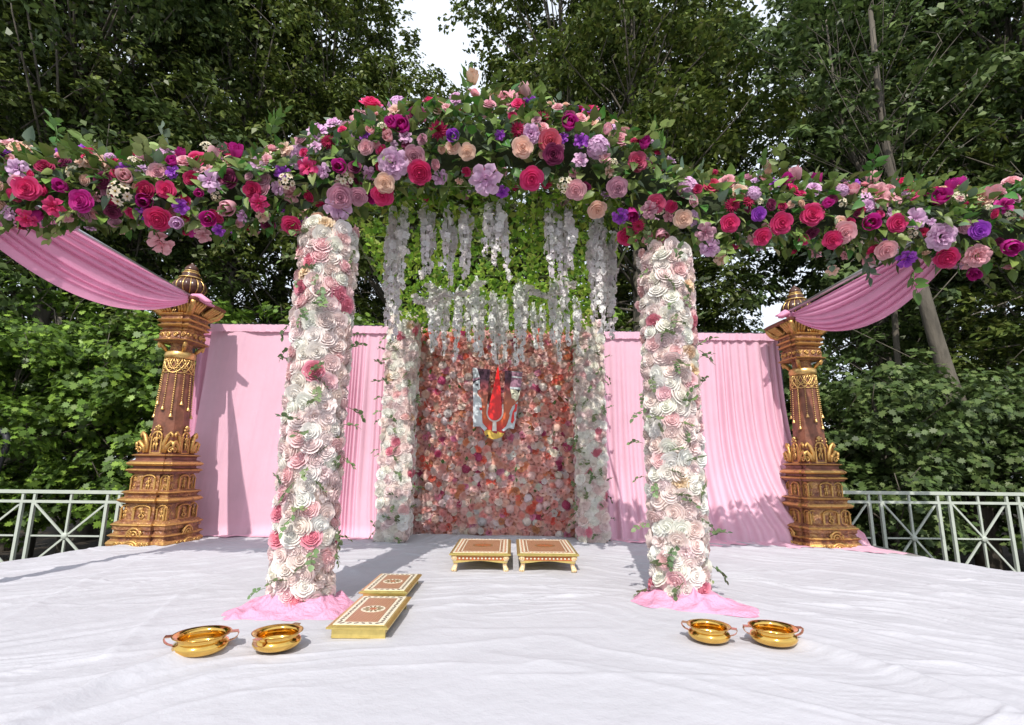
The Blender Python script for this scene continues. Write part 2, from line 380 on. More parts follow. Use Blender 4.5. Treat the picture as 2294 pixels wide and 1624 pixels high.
def floret(mb, M, n=5, col=(1, 1, 1, 1), wd=.42, R=random):
    for i in range(n):
        a = 2*PI*i/n; d = Vector((math.cos(a), math.sin(a), 0)); p = Vector((-d.y, d.x, 0)); z = Vector((0, 0, 1))
        vs = [z*0, d*.6+p*wd+z*.22, d*1.0+z*R.uniform(.0, .25), d*.6-p*wd+z*.22]
        mb.add(vs, [(0, 3, 2, 1)], [(*col[:3], .35), col, col, col], True, M)
def mk_cluster(seed, n=34, s=.36, name='hydrangea', dome=1.0, heart=None):
    R = random.Random(seed); mb = MB()
    for i in range(n):
        k = (i+.5)/n; th = math.acos(1-k*1.05); ph = i*2.39996
        d = Vector((math.sin(th)*math.cos(ph), math.sin(th)*math.sin(ph), math.cos(th)*dome))
        M = Matrix.Translation(d*(.8+R.uniform(-.06, .06))) @ (Vector(d).to_track_quat('Z', 'Y') @ Quaternion((0, 0, 1), R.uniform(0, 6))).to_matrix().to_4x4() @ Matrix.Scale(s*R.uniform(.85, 1.15), 4)
        floret(mb, M, 5, (1, 1, 1, R.uniform(.75, 1)), .4, R)
        if heart: mb.ball((0, 0, .12), .16, 6, 4, M=M, col=heart)
    if not heart: mb.ball((0, 0, .05), (.72, .72, .66), 10, 6, col=(.8, .8, .8, .6))
    return norm_mesh(mb, name, PETAL)
HYDR = [mk_cluster(3), mk_cluster(4, 28, .40)]
def mk_daisies(seed):
    R = random.Random(seed); mb = MB()
    for i in range(6):
        a = 2*PI*i/5; c = Vector((0, 0, .35)) if i == 5 else Vector((.62*math.cos(a), .62*math.sin(a), R.uniform(-.05, .1)))
        M = Matrix.Translation(c) @ ((c+Vector((0, 0, .5))).to_track_quat('Z', 'Y')).to_matrix().to_4x4() @ Matrix.Scale(.42*R.uniform(.85, 1.1), 4)
        for k in range(8):
            b_ = 2*PI*k/8+R.uniform(-.1, .1); d = Vector((math.cos(b_), math.sin(b_), 0)); p = Vector((-d.y, d.x, 0)); z = Vector((0, 0, 1))
            mb.add([d*.1, d*.6-p*.26+z*.16, d*1.0+z*R.uniform(0, .2), d*.6+p*.26+z*.16], [(0, 1, 2, 3)], [(1, 1, 1, .6)]+[(1, 1, 1, 1)]*3, True, M)
        mb.ball((0, 0, .1), (.2, .2, .14), 6, 4, M=M, col=(.5, .38, .12, .8))
    return norm_mesh(mb, 'filler_blossom', PETAL)
CREAM = [mk_daisies(5), mk_daisies(6)]
WIST = []
for sd in range(4):
    R = random.Random(200+sd); mb = MB()
    for i in range(9):
        a = R.uniform(0, 6.28); d = Vector((math.cos(a), math.sin(a), R.uniform(-.5, .5))).normalized()
        M = Matrix.Translation(Vector((d.x*.42, d.y*.42, R.uniform(-.75, .75)))) @ (d.to_track_quat('Z', 'Y') @ Quaternion((0, 0, 1), R.uniform(0, 6))).to_matrix().to_4x4() @ Matrix.Scale(R.uniform(.42, .62), 4)
        floret(mb, M, 4, (1, 1, 1, 1), .5, R)
    WIST.append(norm_mesh(mb, 'blossom', PETAL))
# leaves
def leaf_geo(L, wd, seg=4, fold=.25, bend=.3, shape=.5):
    vs = []; n = seg
    for i in range(n+1):
        t = i/n; ww = wd*math.sin(PI*min(1, t**shape if shape < 1 else t))**.8 if 0 < i < n else 0
        y = L*t; z = -bend*L*t*t
        vs += [(-ww, y, z+fold*ww), (0, y, z), (ww, y, z+fold*ww)]
    fs = []
    for i in range(n):
        a = 3*i; fs += [(a, a+1, a+4, a+3), (a+1, a+2, a+5, a+4)]
    return vs, fs
def mk_leaf(name='leaf', L=1, wd=.3, seg=4, fold=.3, bend=.25, shape=.6):
    mb = MB(); vs, fs = leaf_geo(L, wd, seg, fold, bend, shape); mb.add(vs, fs, (1, 1, 1, 1), True); return mb.mesh(name, LEAF)
LEAVES = [mk_leaf(), mk_leaf(wd=.36, bend=.1), mk_leaf(wd=.24, bend=.4, seg=4)]
def mk_sprig(seed, n=7, round_=True, name='leaf_sprig'):
    R = random.Random(seed); mb = MB()
    cur = [Vector((0, 0, 0)), Vector((.03, .3, .08)), Vector((.02, .62, .1)), Vector((-.05, .95, .02))]
    mb.tube(cur, [.022, .018, .014, .008], 4, col=(.8, .75, .6, 1))
    for i in range(n):
        t = .22+.78*i/(n-1); k = min(2, int(t*3)); p = cur[k].lerp(cur[k+1], t*3-k)
        s = 1 if i % 2 else -1; q = Quaternion((0, 0, 1), -s*R.uniform(.6, 1.4) if i < n-1 else 0) @ Quaternion((0, 1, 0), R.uniform(-.8, .8)) @ Quaternion((1, 0, 0), R.uniform(-.4, .5))
        vs, fs = leaf_geo(.36*R.uniform(.8, 1.1)*(1 if round_ else 1.25), .15 if round_ else .10, 4, .15, .1, .75)
        mb.add(vs, fs, (R.uniform(.8, 1.15),)*3+(1,), True, Matrix.Translation(p) @ q.to_matrix().to_4x4())
    return mb.mesh(name, LEAF)
SPRIG = [mk_sprig(i) for i in range(3)]; SPRIGL = [mk_sprig(10+i, 9, False) for i in range(2)]

def orient(nrm, spin=None):
    q = Vector(nrm).normalized().to_track_quat('Z', 'Y')
    return q @ Quaternion((0, 0, 1), random.uniform(0, 2*PI) if spin is None else spin)
def jit(c, a=.08):
    k = 1+random.uniform(-a, a); return tuple(max(.005, min(.92, x*k*(1+random.uniform(-a*.4, a*.4)))) for x in c)
class Packer:
    def __init__(s): s.p = np.zeros((0, 3)); s.r = np.zeros(0)
    def ok(s, p, r, k):
        if len(s.r) == 0: return True
        d = np.sqrt(((s.p-p)**2).sum(1)); return bool((d > k*(s.r+r)).all())
    def put(s, p, r): s.p = np.vstack([s.p, p]); s.r = np.append(s.r, r)

CW, CB, CP, CD = (.92, .88, .83), (.90, .66, .67), (.82, .36, .44), (.62, .16, .24)
# ------------------------------------------------------------------ flower columns
def flower_column(label, loc, H, Rc, rr, nmax, group, face=None, box=None, topfade=True, blush=.5):
    root = thing('flower_column', label, 'flower column', loc, 0, group)
    mb = MB()
    if box: mb.box((0, 0, H/2), (box[0], box[1], H/2))
    else: mb.lathe([(Rc, .0), (Rc, H)], 18)
    mb.build('column_core', CORE, root)
    pk = Packer(); cnt = 0
    sizes = [random.uniform(*rr) for _ in range(9000)]
    sizes[:4000] = sorted(sizes[:4000], reverse=True)
    for r in sizes:
        if cnt >= nmax: break
        z = random.uniform(r*.6, H)
        if box:
            a, b = box; per = random.uniform(0, 4*a+2*b if face == 'front3' else 4*(a+b))
            if random.random() < .45: p = Vector((random.uniform(-a, a), -b, z)); nn = Vector((p.x/a*.35, -1, 0))
            else:
                sgn = random.choice((-1, 1)); p = Vector((sgn*a, random.uniform(-b, b), z)); nn = Vector((sgn, -.35, 0))
        else:
            ph = random.uniform(0, 2*PI) if random.random() < .18 else random.uniform(-PI-.25, .25)
            nn = Vector((math.cos(ph), math.sin(ph), 0)); p = nn*Rc; p.z = z
        if not pk.ok(np.array(p), r, .47): continue
        pk.put(np.array(p), r); cnt += 1
        nn = nn+Vector((random.gauss(0, .2), random.gauss(0, .2), random.gauss(.02, .28)))
        t = random.random(); pb = blush*(1.25 if z < .4*H else 1)
        if t < .55-.30*pb: c, sh_ = CW, random.choice(ROSES)
        elif t < .88-.10*pb: c, sh_ = tuple(CW[i]*.55+CB[i]*.45 for i in range(3)), random.choice(ROSES+CABBAGE)
        elif t < .935: c, sh_ = CB, random.choice(CABBAGE)
        elif t < .985: c, sh_ = CP, random.choice(CABBAGE)
        else: c, sh_ = (.86, .68, .5), PEONY[0]
        if t > .55 and t < .6: sh_ = PEONY[1]
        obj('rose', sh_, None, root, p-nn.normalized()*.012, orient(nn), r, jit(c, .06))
    for i in range(max(20, nmax//6)):
        z = H*(i+random.random())/max(20, nmax//6)
        if box:
            if random.random() < .5: p = Vector((random.uniform(-1, 1)*box[0], -box[1]-rr[0]*.7, z)); nn = Vector((0, -1, 0))
            else:
                sgn = random.choice((-1, 1)); p = Vector((sgn*(box[0]+rr[0]*.7), random.uniform(-1, .6)*box[1], z)); nn = Vector((sgn, -.6, 0))
        else:
            fr_ = random.random() < .62; ph = random.gauss(-PI/2, .6) if fr_ else random.choice((random.gauss(-.15, .3), random.gauss(-PI+.15, .3)))
            nn = Vector((math.cos(ph), math.sin(ph), 0)); p = nn*(Rc+rr[0]*.75); p.z = z
        d = Vector((random.gauss(0, .7), 0, random.gauss(-.2, .7)))+nn*random.uniform(.1, .6); d.normalize()
        q = d.to_track_quat('Y', 'Z') @ Quaternion((0, 1, 0), random.uniform(-.5, .5))
        obj('leaf_sprig', random.choice(SPRIG), None, root, p, q, random.uniform(1.0, 1.7)*rr[1], jit((.16, .23, .10), .25))
    return root
colL = gnd(645, 1378); colR = gnd(1545, 1360)
PL = Vector((colL.x, colL.y+.17, .0)); PR = Vector((colR.x, colR.y+.17, .0))
flower_column('tall column of white and blush roses beside the two flat gold footstools', PL, 2.38, .168, (.044, .074), 300, 'tall white rose columns holding up the flower arch', blush=.55)
flower_column('tall column of white and blush roses with two brass bowls and pink cloth at its foot, no stools beside it', PR, 2.36, .168, (.044, .074), 300, 'tall white rose columns holding up the flower arch', blush=.45)
iL = gnd(872, 1221); iR = gnd(1332, 1221)
IL = Vector((iL.x, iL.y+.2, 0)); IR = Vector((iR.x, iR.y+.2, 0))
flower_column('slim white rose column at the flower wall edge toward the plain pink curtain', IL, 2.52, 0, (.040, .074), 300, 'slim white rose columns flanking the flower wall', 'front3', (.15, .14), blush=.3)
flower_column('slim white rose column at the flower wall edge toward the flaring pink curtain', IR, 2.52, 0, (.040, .074), 300, 'slim white rose columns flanking the flower wall', 'front3', (.14, .14), blush=.3)
# ------------------------------------------------------------------ flower wall
WY = 6.34
wl, wr_ = at(905, 1190, WY).x, at(1300, 1190, WY).x
WH = 2.50
wallt = thing('flower_wall', 'dense wall of coral and salmon roses behind the small gold tables', 'flower wall', ((wl+wr_)/2, WY, 0))
mb = MB(); mb.box((0, .06, WH/2+.02), ((wr_-wl)/2, .03, WH/2)); mb.build('backing_board', simple('salmon_felt', (.60, .30, .25), .9, 0, 20, .2), wallt)
WC = [((.95, .52, .47), .36), ((.95, .63, .58), .30), ((.95, .75, .71), .20), ((.78, .38, .24), .05), ((.88, .26, .20), .05), ((.60, .14, .26), .022), ((.80, .36, .50), .04), ((.86, .80, .76), .06)]
wcum = np.cumsum([b for a, b in WC])
pk = Packer(); items = []
for k in range(15000):
    r = random.uniform(.034, .056)
    p = np.array([random.uniform(wl-.01, wr_+.01)-(wl+wr_)/2, random.uniform(-.012, .015), random.uniform(.05, WH)])
    if pk.ok(p*np.array([1, .2, 1]), r, .52): pk.put(p*np.array([1, .2, 1]), r); items.append((p, r))
items.sort(key=lambda t: -t[1])
stuffV, stuffF, stuffC = [], [], []; nv0 = 0
for k, (p, r) in enumerate(items):
    c = WC[min(len(WC)-1, int(np.searchsorted(wcum, random.random()*wcum[-1])))][0]; c = jit(c, .14)
    nn = Vector((random.gauss(0, .28), -1, random.gauss(.08, .28))); q = orient(nn)
    hy = c[1] < .15 and c[2] > .15 or (c[1] > .66 and random.random() < .7)
    if k < 295:
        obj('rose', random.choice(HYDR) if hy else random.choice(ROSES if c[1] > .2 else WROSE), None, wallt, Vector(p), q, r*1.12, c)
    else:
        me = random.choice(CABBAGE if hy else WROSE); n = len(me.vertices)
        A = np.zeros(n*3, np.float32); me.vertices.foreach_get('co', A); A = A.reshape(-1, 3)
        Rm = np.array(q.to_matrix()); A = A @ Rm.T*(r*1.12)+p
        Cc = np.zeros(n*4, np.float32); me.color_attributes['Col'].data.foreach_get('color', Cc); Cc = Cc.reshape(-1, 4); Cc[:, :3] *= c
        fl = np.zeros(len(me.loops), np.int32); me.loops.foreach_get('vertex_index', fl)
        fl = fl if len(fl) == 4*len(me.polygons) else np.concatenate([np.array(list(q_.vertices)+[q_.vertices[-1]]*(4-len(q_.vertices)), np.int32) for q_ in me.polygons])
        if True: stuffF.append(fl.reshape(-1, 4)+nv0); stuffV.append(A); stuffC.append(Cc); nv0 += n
obj('rose_mass', fast_mesh('rose_mass', np.vstack(stuffV), np.vstack(stuffF), np.vstack(stuffC), PETAL, True), None, wallt, kind='stuff')
for k in range(70):
    p = Vector((random.uniform(wl, wr_)-(wl+wr_)/2, -.035, random.uniform(.1, WH)))
    q = Vector((random.gauss(0, 1), -.5, random.gauss(0, 1))).normalized().to_track_quat('Y', 'Z')
    obj('leaf', random.choice(LEAVES), None, wallt, p, q, random.uniform(.05, .07), jit((.10, .17, .05), .3))

# ------------------------------------------------------------------ emblem board on the wall
def poly_obj(name, pts, y0, y1, mat, parent):
    mb = MB(); mb.prism(pts, y0, y1); return mb.build(name, mat, parent)
EY = WY-.13
ec = at(1113, 905, EY); ES = F/((ec-CAMP).dot(_f))            # display px per metre there
EB = thing('emblem_board', 'U shaped painted emblem with red teardrop hung on the coral flower wall', 'emblem', ec)
def ez(zx, zy):  # zoom-crop pixel (1700..2050 x 1320..1680 at 1579x1624) -> local metres
    px = (1700+zx*350/1579)*.59740; py = (1320+zy*360/1624)*.59740
    return ((px-1113)/ES, (905-py)/ES)
def paint_grad():
    m, n, out = newmat('painted_board'); p = N(n, 'ShaderNodeBsdfPrincipled'); t = N(n, 'ShaderNodeTexCoord')
    sx = N(n, 'ShaderNodeSeparateXYZ'); n.links.new(t.outputs['Object'], sx.inputs[0])
    mr = N(n, 'ShaderNodeMapRange'); mr.inputs['From Min'].default_value = -.40; mr.inputs['From Max'].default_value = .40
    n.links.new(sx.outputs['Z'], mr.inputs['Value'])
    ad = N(n, 'ShaderNodeMath', operation='ADD'); mu = N(n, 'ShaderNodeMath', operation='MULTIPLY'); mu.inputs[1].default_value = .10
    n.links.new(noise(n, 14), mu.inputs[0]); n.links.new(mr.outputs[0], ad.inputs[0]); n.links.new(mu.outputs[0], ad.inputs[1])
    c = ramp(n, ad.outputs[0], [(.08, (.32, .01, .03)), (.20, (.60, .03, .02)), (.36, (.62, .12, .03)), (.62, (.45, .14, .08)), (.80, (.26, .05, .06)), (.92, (.05, .015, .035))])
    n.links.new(c, p.inputs['Base Color']); p.inputs['Roughness'].default_value = .35; n.links.new(p.outputs[0], out.inputs[0]); return m
PAINT = paint_grad()
SILV = simple('silver_paint', (.55, .60, .64), .3, .0, 9, .25); PALE = simple('pale_paint', (.70, .68, .52), .4, 0, 20, .15)
REDP = simple('red_paint', (.72, .012, .012), .25, 0, 8, .1); WHT = simple('white_trim', (.78, .74, .70), .4)
PURP = simple('mauve_paint', (.30, .15, .22), .45, 0, 30, .3); GYEL = simple('yellow_paint', (.72, .48, .08), .4, 0, 20, .25); INK = simple('ink', (.02, .015, .02), .5)
E = lambda L: [ez(*q) for q in L]
arc = lambda cx, cy, rx, ry, a0, a1, n=14: [(cx+rx*math.cos(math.radians(a0+(a1-a0)*i/n)), cy+ry*math.sin(math.radians(a0+(a1-a0)*i/n))) for i in range(n+1)]
board = E([(315, 262), (615, 285), (575, 870), (580, 1000)]+arc(705, 1020, 130, 150, 170, 10)+[(845, 870), (870, 300), (1170, 320), (1090, 830), (1080, 1000), (1030, 1310), (920, 1260), (870, 1380), (780, 1450), (680, 1470), (590, 1440), (520, 1370), (460, 1260), (345, 1265), (335, 800)])
poly_obj('board', board, .0, .02, PAINT, EB)
poly_obj('white_outline', E([(575, 880), (600, 880), (590, 1010)]+arc(705, 1020, 118, 140, 175, 5)+[(822, 885), (848, 885), (850, 1020)]+arc(705, 1020, 143, 165, 5, 175)), -.012, .0, WHT, EB)
poly_obj('white_stem', E([(672, 1180), (732, 1180), (738, 1335), (665, 1335)]), -.013, -.001, WHT, EB)
poly_obj('red_teardrop', E([(750, 200), (790, 560), (825, 960)]+arc(705, 1020, 120, 138, 0, 180)+[(620, 850), (680, 560)]), -.03, -.012, REDP, EB)
lf = poly_obj('silver_profile', E([(315, 262), (385, 265), (410, 330), (440, 440), (440, 570), (450, 625), (425, 640), (400, 650), (400, 700), (430, 745), (470, 790), (482, 900), (492, 1120), (500, 1200), (580, 1290), (540, 1340), (460, 1260), (345, 1265), (335, 800)]), -.010, -.001, SILV, EB)
poly_obj('hair', E([(322, 500), (400, 450), (438, 445), (438, 470), (380, 490), (325, 545)]), -.013, -.010, INK, lf)
poly_obj('eye', E([(362, 560), (395, 540), (432, 558), (400, 572)]), -.013, -.010, INK, lf)
poly_obj('head_band', E([(318, 455), (436, 425), (438, 445), (320, 500)]), -.015, -.0105, PURP, lf)
poly_obj('necklace', E([(345, 700), (400, 700), (425, 742), (410, 760), (385, 735), (345, 730)]), -.014, -.010, WHT, lf)
poly_obj('red_bead', E([(445, 945), (486, 945), (488, 985), (448, 985)]), -.014, -.010, REDP, lf)
rf = poly_obj('pale_profile', E([(960, 620), (1130, 640), (1120, 720), (1095, 800), (1050, 830), (1030, 800), (985, 775), (980, 715), (965, 670)]), -.010, -.001, PALE, EB)
poly_obj('hair', E([(965, 605), (1135, 630), (1120, 650), (1095, 700), (1085, 660), (1040, 628), (975, 625)]), -.014, -.0105, INK, rf)
poly_obj('eye', E([(985, 705), (1015, 690), (1040, 700), (1012, 714)]), -.013, -.010, INK, rf)
cwn = poly_obj('mauve_crown', E([(985, 325), (1165, 325), (1155, 470), (1130, 640), (950, 605), (975, 470)]), -.012, -.001, PURP, EB)
for a in ((980, 318, 1165, 338), (985, 402, 1158, 438), (955, 585, 1132, 632)):
    poly_obj('crown_band', E([(a[0], a[1]), (a[2], a[1]+14), (a[2], a[3]), (a[0], a[3]-14)]), -.015, -.012, SILV, cwn)
poly_obj('silver_drape', E([(1090, 835), (1000, 920), (945, 1040), (960, 1070), (925, 1180), (900, 1250), (820, 1320), (860, 1340), (940, 1280), (1030, 1300), (1080, 1000)]), -.010, -.001, SILV, EB)
poly_obj('red_garland', E([(1045, 870), (1085, 880), (1070, 1000), (1030, 1020), (1035, 1150), (1000, 1210), (975, 1180), (990, 1080), (1005, 1010), (1040, 950)]), -.014, -.0105, REDP, EB)
fh = poly_obj('golden_fish', E([(530, 1350), (570, 1315), (640, 1320), (680, 1360), (740, 1380), (760, 1340), (800, 1360), (870, 1370), (830, 1430), (760, 1460), (680, 1472), (590, 1440), (545, 1400)]), -.015, -.001, GYEL, EB)
poly_obj('eye', E(arc(588, 1412, 17, 17, 0, 330, 10)), -.018, -.015, INK, fh)
# ------------------------------------------------------------------ flower arch (three garlands on a frame)
CL = [(-140, 400, 98), (0, 412, 98), (100, 420, 96), (300, 432, 92), (500, 438, 92), (640, 425, 100), (760, 378, 112), (900, 345, 112), (1050, 325, 116), (1120, 320, 118), (1250, 335, 116), (1380, 385, 114), (1480, 445, 104), (1560, 478, 90), (1750, 482, 86), (1950, 492, 90), (2150, 508, 96), (2294, 505, 100), (2440, 500, 100)]
def clY(px): return PL.y + (PR.y-PL.y)*max(-.9, min(1.9, (px-690)/800.0)) - .02
def cl(px):
    for a, b in zip(CL[:-1], CL[1:]):
        if a[0] <= px <= b[0]:
            t = (px-a[0])/(b[0]-a[0]); t2 = t; y = a[1]+(b[1]-a[1])*t2; h = a[2]+(b[2]-a[2])*t2
            Y = clY(px); c = at(px, y, Y); k = (c-CAMP).dot(_f)/F; return c, h*k
HP, LP, MP, DP, PUR, PCH, LIL, CRM, BUR, MAG = (.72, .07, .23), (.82, .47, .52), (.60, .34, .42), (.46, .03, .12), (.42, .10, .60), (.86, .62, .51), (.78, .52, .74), (.86, .78, .60), (.25, .04, .12), (.58, .04, .32)
KEY = [(832, 232, 'R', HP, 27), (1130, 225, 'P', LP, 36), (1190, 225, 'R', PUR, 21), (1057, 186, 'B', PCH, 16), (985, 240, 'R', PCH, 23), (895, 240, 'H', LIL, 26), (933, 258, 'R', BUR, 22), (776, 288, 'R', MP, 20), (712, 290, 'H', LIL, 26), (735, 318, 'D', DP, 18), (705, 312, 'H', LIL, 24), (905, 288, 'B', MAG, 18), (983, 292, 'D', DP, 22), (1320, 250, 'R', HP, 24), (1323, 275, 'R', PCH, 18), (1213, 268, 'D', DP, 20), (1232, 315, 'R', (.70, .17, .24), 24), (1170, 330, 'R', PCH, 22), (1272, 284, 'B', MAG, 17), (1302, 316, 'L', PUR, 17), (1400, 292, 'D', DP, 16), (1388, 312, 'R', LP, 20), (1428, 362, 'R', (.60, .12, .22), 22), (928, 350, 'R', MP, 23), (940, 385, 'C', HP, 25), (880, 365, 'H', LIL, 32), (862, 410, 'R', PCH, 21), (857, 436, 'R', HP, 24), (762, 440, 'R', MP, 26), (802, 440, 'R', MP, 20), (757, 465, 'L', LIL, 30), (1088, 402, 'L', LIL, 36), (1125, 430, 'L', PUR, 16), (1190, 400, 'R', HP, 26), (1047, 340, 'R', PCH, 18), (1018, 305, 'B', PUR, 14), (820, 300, 'L', PUR, 16), (765, 375, 'B', MAG, 16), (820, 330, 'R', LP, 16), (670, 350, 'H', LIL, 28), (690, 375, 'L', HP, 22), (1290, 425, 'R', LP, 22), (1383, 420, 'R', MP, 22), (1337, 470, 'R', PCH, 22), (1390, 485, 'L', PUR, 20), (1405, 528, 'C', HP, 24), (1430, 505, 'D', DP, 16), (1265, 415, 'K', CRM, 18), (770, 405, 'K', CRM, 18), (1240, 345, 'R', BUR, 22), (1160, 290, 'D', DP, 18), (1190, 300, 'H', LIL, 24), (1340, 330, 'H', LIL, 24), (653, 505, 'R', HP, 23), (712, 490, 'R', PCH, 16), (690, 500, 'L', PUR, 15),
  (440, 360, 'R', HP, 25), (200, 333, 'R', PUR, 20), (215, 365, 'R', PCH, 24), (60, 422, 'R', HP, 26), (45, 333, 'R', PCH, 24), (40, 378, 'H', LIL, 24), (277, 380, 'L', PUR, 17), (230, 405, 'R', BUR, 19), (263, 430, 'K', CRM, 26), (355, 387, 'R', LP, 22), (370, 355, 'H', LIL, 24), (355, 490, 'C', HP, 27), (325, 425, 'R', DP, 20), (372, 425, 'R', HP, 20), (470, 405, 'H', LIL, 26), (510, 400, 'R', BUR, 22), (515, 335, 'P', (.45, .06, .18), 26), (515, 360, 'R', PCH, 18), (430, 400, 'R', DP, 17), (182, 450, 'R', MAG, 24), (120, 462, 'L', HP, 22), (580, 455, 'L', HP, 20), (470, 485, 'B', MAG, 17), (360, 543, 'L', LP, 28), (455, 525, 'L', LP, 20), (575, 370, 'H', LIL, 20), (585, 385, 'K', CRM, 18), (633, 388, 'L', PUR, 18), (640, 405, 'K', CRM, 18), (465, 325, 'K', CRM, 16), (120, 343, 'R', LP, 14), (60, 490, 'L', HP, 22), (400, 495, 'B', LIL, 14), (490, 515, 'L', PUR, 14), (405, 462, 'L', PUR, 17), (565, 425, 'R', DP, 18),
  (1820, 480, 'R', HP, 24), (1700, 480, 'R', PUR, 16), (1750, 500, 'R', HP, 24), (1708, 530, 'R', HP, 20), (1963, 438, 'P', LP, 32), (2020, 410, 'R', HP, 22), (2040, 432, 'R', HP, 17), (1885, 430, 'R', MP, 20), (1893, 520, 'R', LP, 24), (1865, 537, 'R', HP, 20), (1655, 430, 'R', PCH, 18), (1630, 410, 'R', LP, 22), (1595, 415, 'R', (.70, .10, .2), 18), (1597, 388, 'D', DP, 15), (1640, 460, 'D', DP, 18), (1912, 410, 'L', PUR, 15), (1945, 500, 'B', MAG, 18), (2100, 450, 'B', MAG, 18), (2200, 440, 'P', PCH, 26), (2195, 515, 'R', PUR, 20), (2120, 577, 'C', HP, 24), (2190, 573, 'P', LP, 26), (2030, 580, 'L', PUR, 22), (2110, 530, 'H', LIL, 30), (2050, 490, 'H', LIL, 24), (2010, 500, 'R', HP, 20), (1985, 560, 'R', LP, 22), (1635, 500, 'R', HP, 20), (1580, 520, 'L', MP, 22), (1540, 420, 'H', LIL, 22), (1530, 490, 'R', PCH, 20), (1590, 555, 'L', LIL, 24), (1510, 570, 'B', MAG, 16), (1615, 580, 'L', PCH, 16), (1865, 605, 'L', PCH, 14), (1760, 415, 'B', MAG, 15), (2180, 605, 'B', MAG, 14), (2250, 460, 'L', MAG, 20), (2255, 550, 'B', MAG, 18), (1470, 455, 'R', (.55, .10, .2), 20), (1455, 470, 'L', MP, 20), (2265, 405, 'R', LP, 18), (1720, 385, 'B', PCH, 14), (2140, 440, 'K', CRM, 20), (1830, 420, 'K', CRM, 18)]
SHP = {'R': ROSES, 'C': CABBAGE, 'P': PEONY, 'H': PEONY+LOOSE+HYDR[:1], 'B': BUD, 'D': DAISY, 'K': CREAM, 'L': LOOSE}
NM = {'R': 'rose', 'C': 'cabbage_rose', 'P': 'peony', 'H': 'lilac_blossom', 'B': 'rosebud', 'D': 'daisy', 'K': 'filler_blossom', 'L': 'open_blossom'}
GAR = []
for (x0, x1, lab) in ((-140, 640, 'straight flower garland ending above the pillar with the plain curtain behind it'),
                      (640, 1500, 'domed crown garland of mixed roses arching between the two tall white columns'),
                      (1500, 2440, 'straight flower garland ending above the bare steel pipe and flaring curtain')):
    c, h = cl((x0+x1)/2)
    root = thing('flower_garland', lab, 'flower garland', c, 0, 'garlands making up the flower arch'); GAR.append((x0, x1, root, c))
    mb = MB(); pts = [cl(x0+(x1-x0)*i/16) for i in range(17)]
    mb.tube([p-c for p, _ in pts], [.42*hh for _, hh in pts], 10); mb.build('moss_core', COREG, root)
def garland_root(px):
    for x0, x1, r, c in GAR:
        if px < x1: return r, c
    return GAR[-1][2], GAR[-1][3]
fcount = {r.name: 0 for _, _, r, _ in GAR}; pk = Packer()
def surf(px, ang, k=1.0):
    """point on the garland, ang 0 = toward the camera, +90 = up"""
    c, h = cl(px); a = math.radians(ang); n = Vector((0, -math.cos(a), math.sin(a))); return c+n*h*k*(.85 if abs(ang) < 60 else .92), n, h
for (px, py, s, c, r) in KEY:
    cc, h = cl(px); root, rc = garland_root(px)
    k = (cc-CAMP).dot(_f)/F
    v = max(-1.12, min(1.12, (cc.z-at(px, py, cc.y).z)/h)); front = math.sqrt(max(0, 1-min(1, v*v)))*h*.85
    p = at(px, py, cc.y-front)
    nn = (Vector((0, -front-.08, p.z-cc.z))).normalized()*.75 + (CAMP-p).normalized()*.5 + Vector((random.gauss(0, .12), 0, random.gauss(0, .1)))
    if s == 'L' and v > .8: nn = Vector((0, -.5, -.8))+(CAMP-p).normalized()*.4
    q = orient(nn); R_ = r*k*1.02
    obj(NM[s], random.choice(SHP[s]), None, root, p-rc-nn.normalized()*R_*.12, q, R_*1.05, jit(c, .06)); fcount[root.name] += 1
    pk.put(np.array(p), R_)
PAL = [('R', HP, 2.2), ('R', LP, 2), ('R', MP, 1.6), ('R', PCH, 1.5), ('R', DP, 1.4), ('R', BUR, 1), ('B', MAG, 1.2), ('L', LIL, 1.5), ('L', LP, 1.2), ('L', PUR, .8), ('H', LIL, 1.2), ('K', CRM, 1), ('D', DP, .7), ('C', HP, 1), ('L', PCH, .8), ('B', LP, 1)]
for i in range(6000):
    px = random.uniform(-130, 2430); ang = random.choice((random.uniform(-80, 85), random.uniform(85, 250)))
    root, rc = garland_root(px); back = ang > 100
    if fcount[root.name] >= 220: continue
    p, n, h = surf(px, ang, 1.0); s, c, _ = random.choices(PAL, [q[2] for q in PAL])[0]
    r = random.uniform(.026, .052)*(1.15 if s in 'HL' else 1)
    if not pk.ok(np.array(p), r, .66 if not back else 1.3): continue
    pk.put(np.array(p), r); nn = n+Vector((random.gauss(0, .3), random.gauss(-.15, .2), random.gauss(.05, .25)))
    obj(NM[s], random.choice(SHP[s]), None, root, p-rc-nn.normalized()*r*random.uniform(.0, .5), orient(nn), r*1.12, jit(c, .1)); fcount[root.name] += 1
GREENS = [(.10, .15, .035), (.14, .21, .05), (.20, .31, .07), (.15, .22, .14), (.07, .20, .035), (.26, .34, .11)]
lc = {r.name: 0 for _, _, r, _ in GAR}
stf = {r.name: [] for _, _, r, _ in GAR}
for i in range(4800):
    px = random.uniform(-130, 2430); root, rc = garland_root(px)
    front = random.random() < .72; ang = random.uniform(-85, 95) if front else random.uniform(95, 265)
    p, n, h = surf(px, ang, random.uniform(.62, .95) if random.random() < .88 else random.uniform(.95, 1.08))
    d = n*random.uniform(.2, 1.0)+Vector((random.gauss(0, .75), random.gauss(0, .25), random.gauss(-.1, .5))); d.normalize()
    q = d.to_track_quat('Y', 'Z') @ Quaternion((0, 1, 0), random.gauss(0, .7)); s = random.uniform(.055, .115); c = jit(random.choice(GREENS), .2)
    if front and lc[root.name] < 280 and i > 1200:
        lc[root.name] += 1; obj('leaf', random.choice(LEAVES), None, root, p-rc, q, s, c)
    else: stf[root.name].append((p-rc, q, s, c))
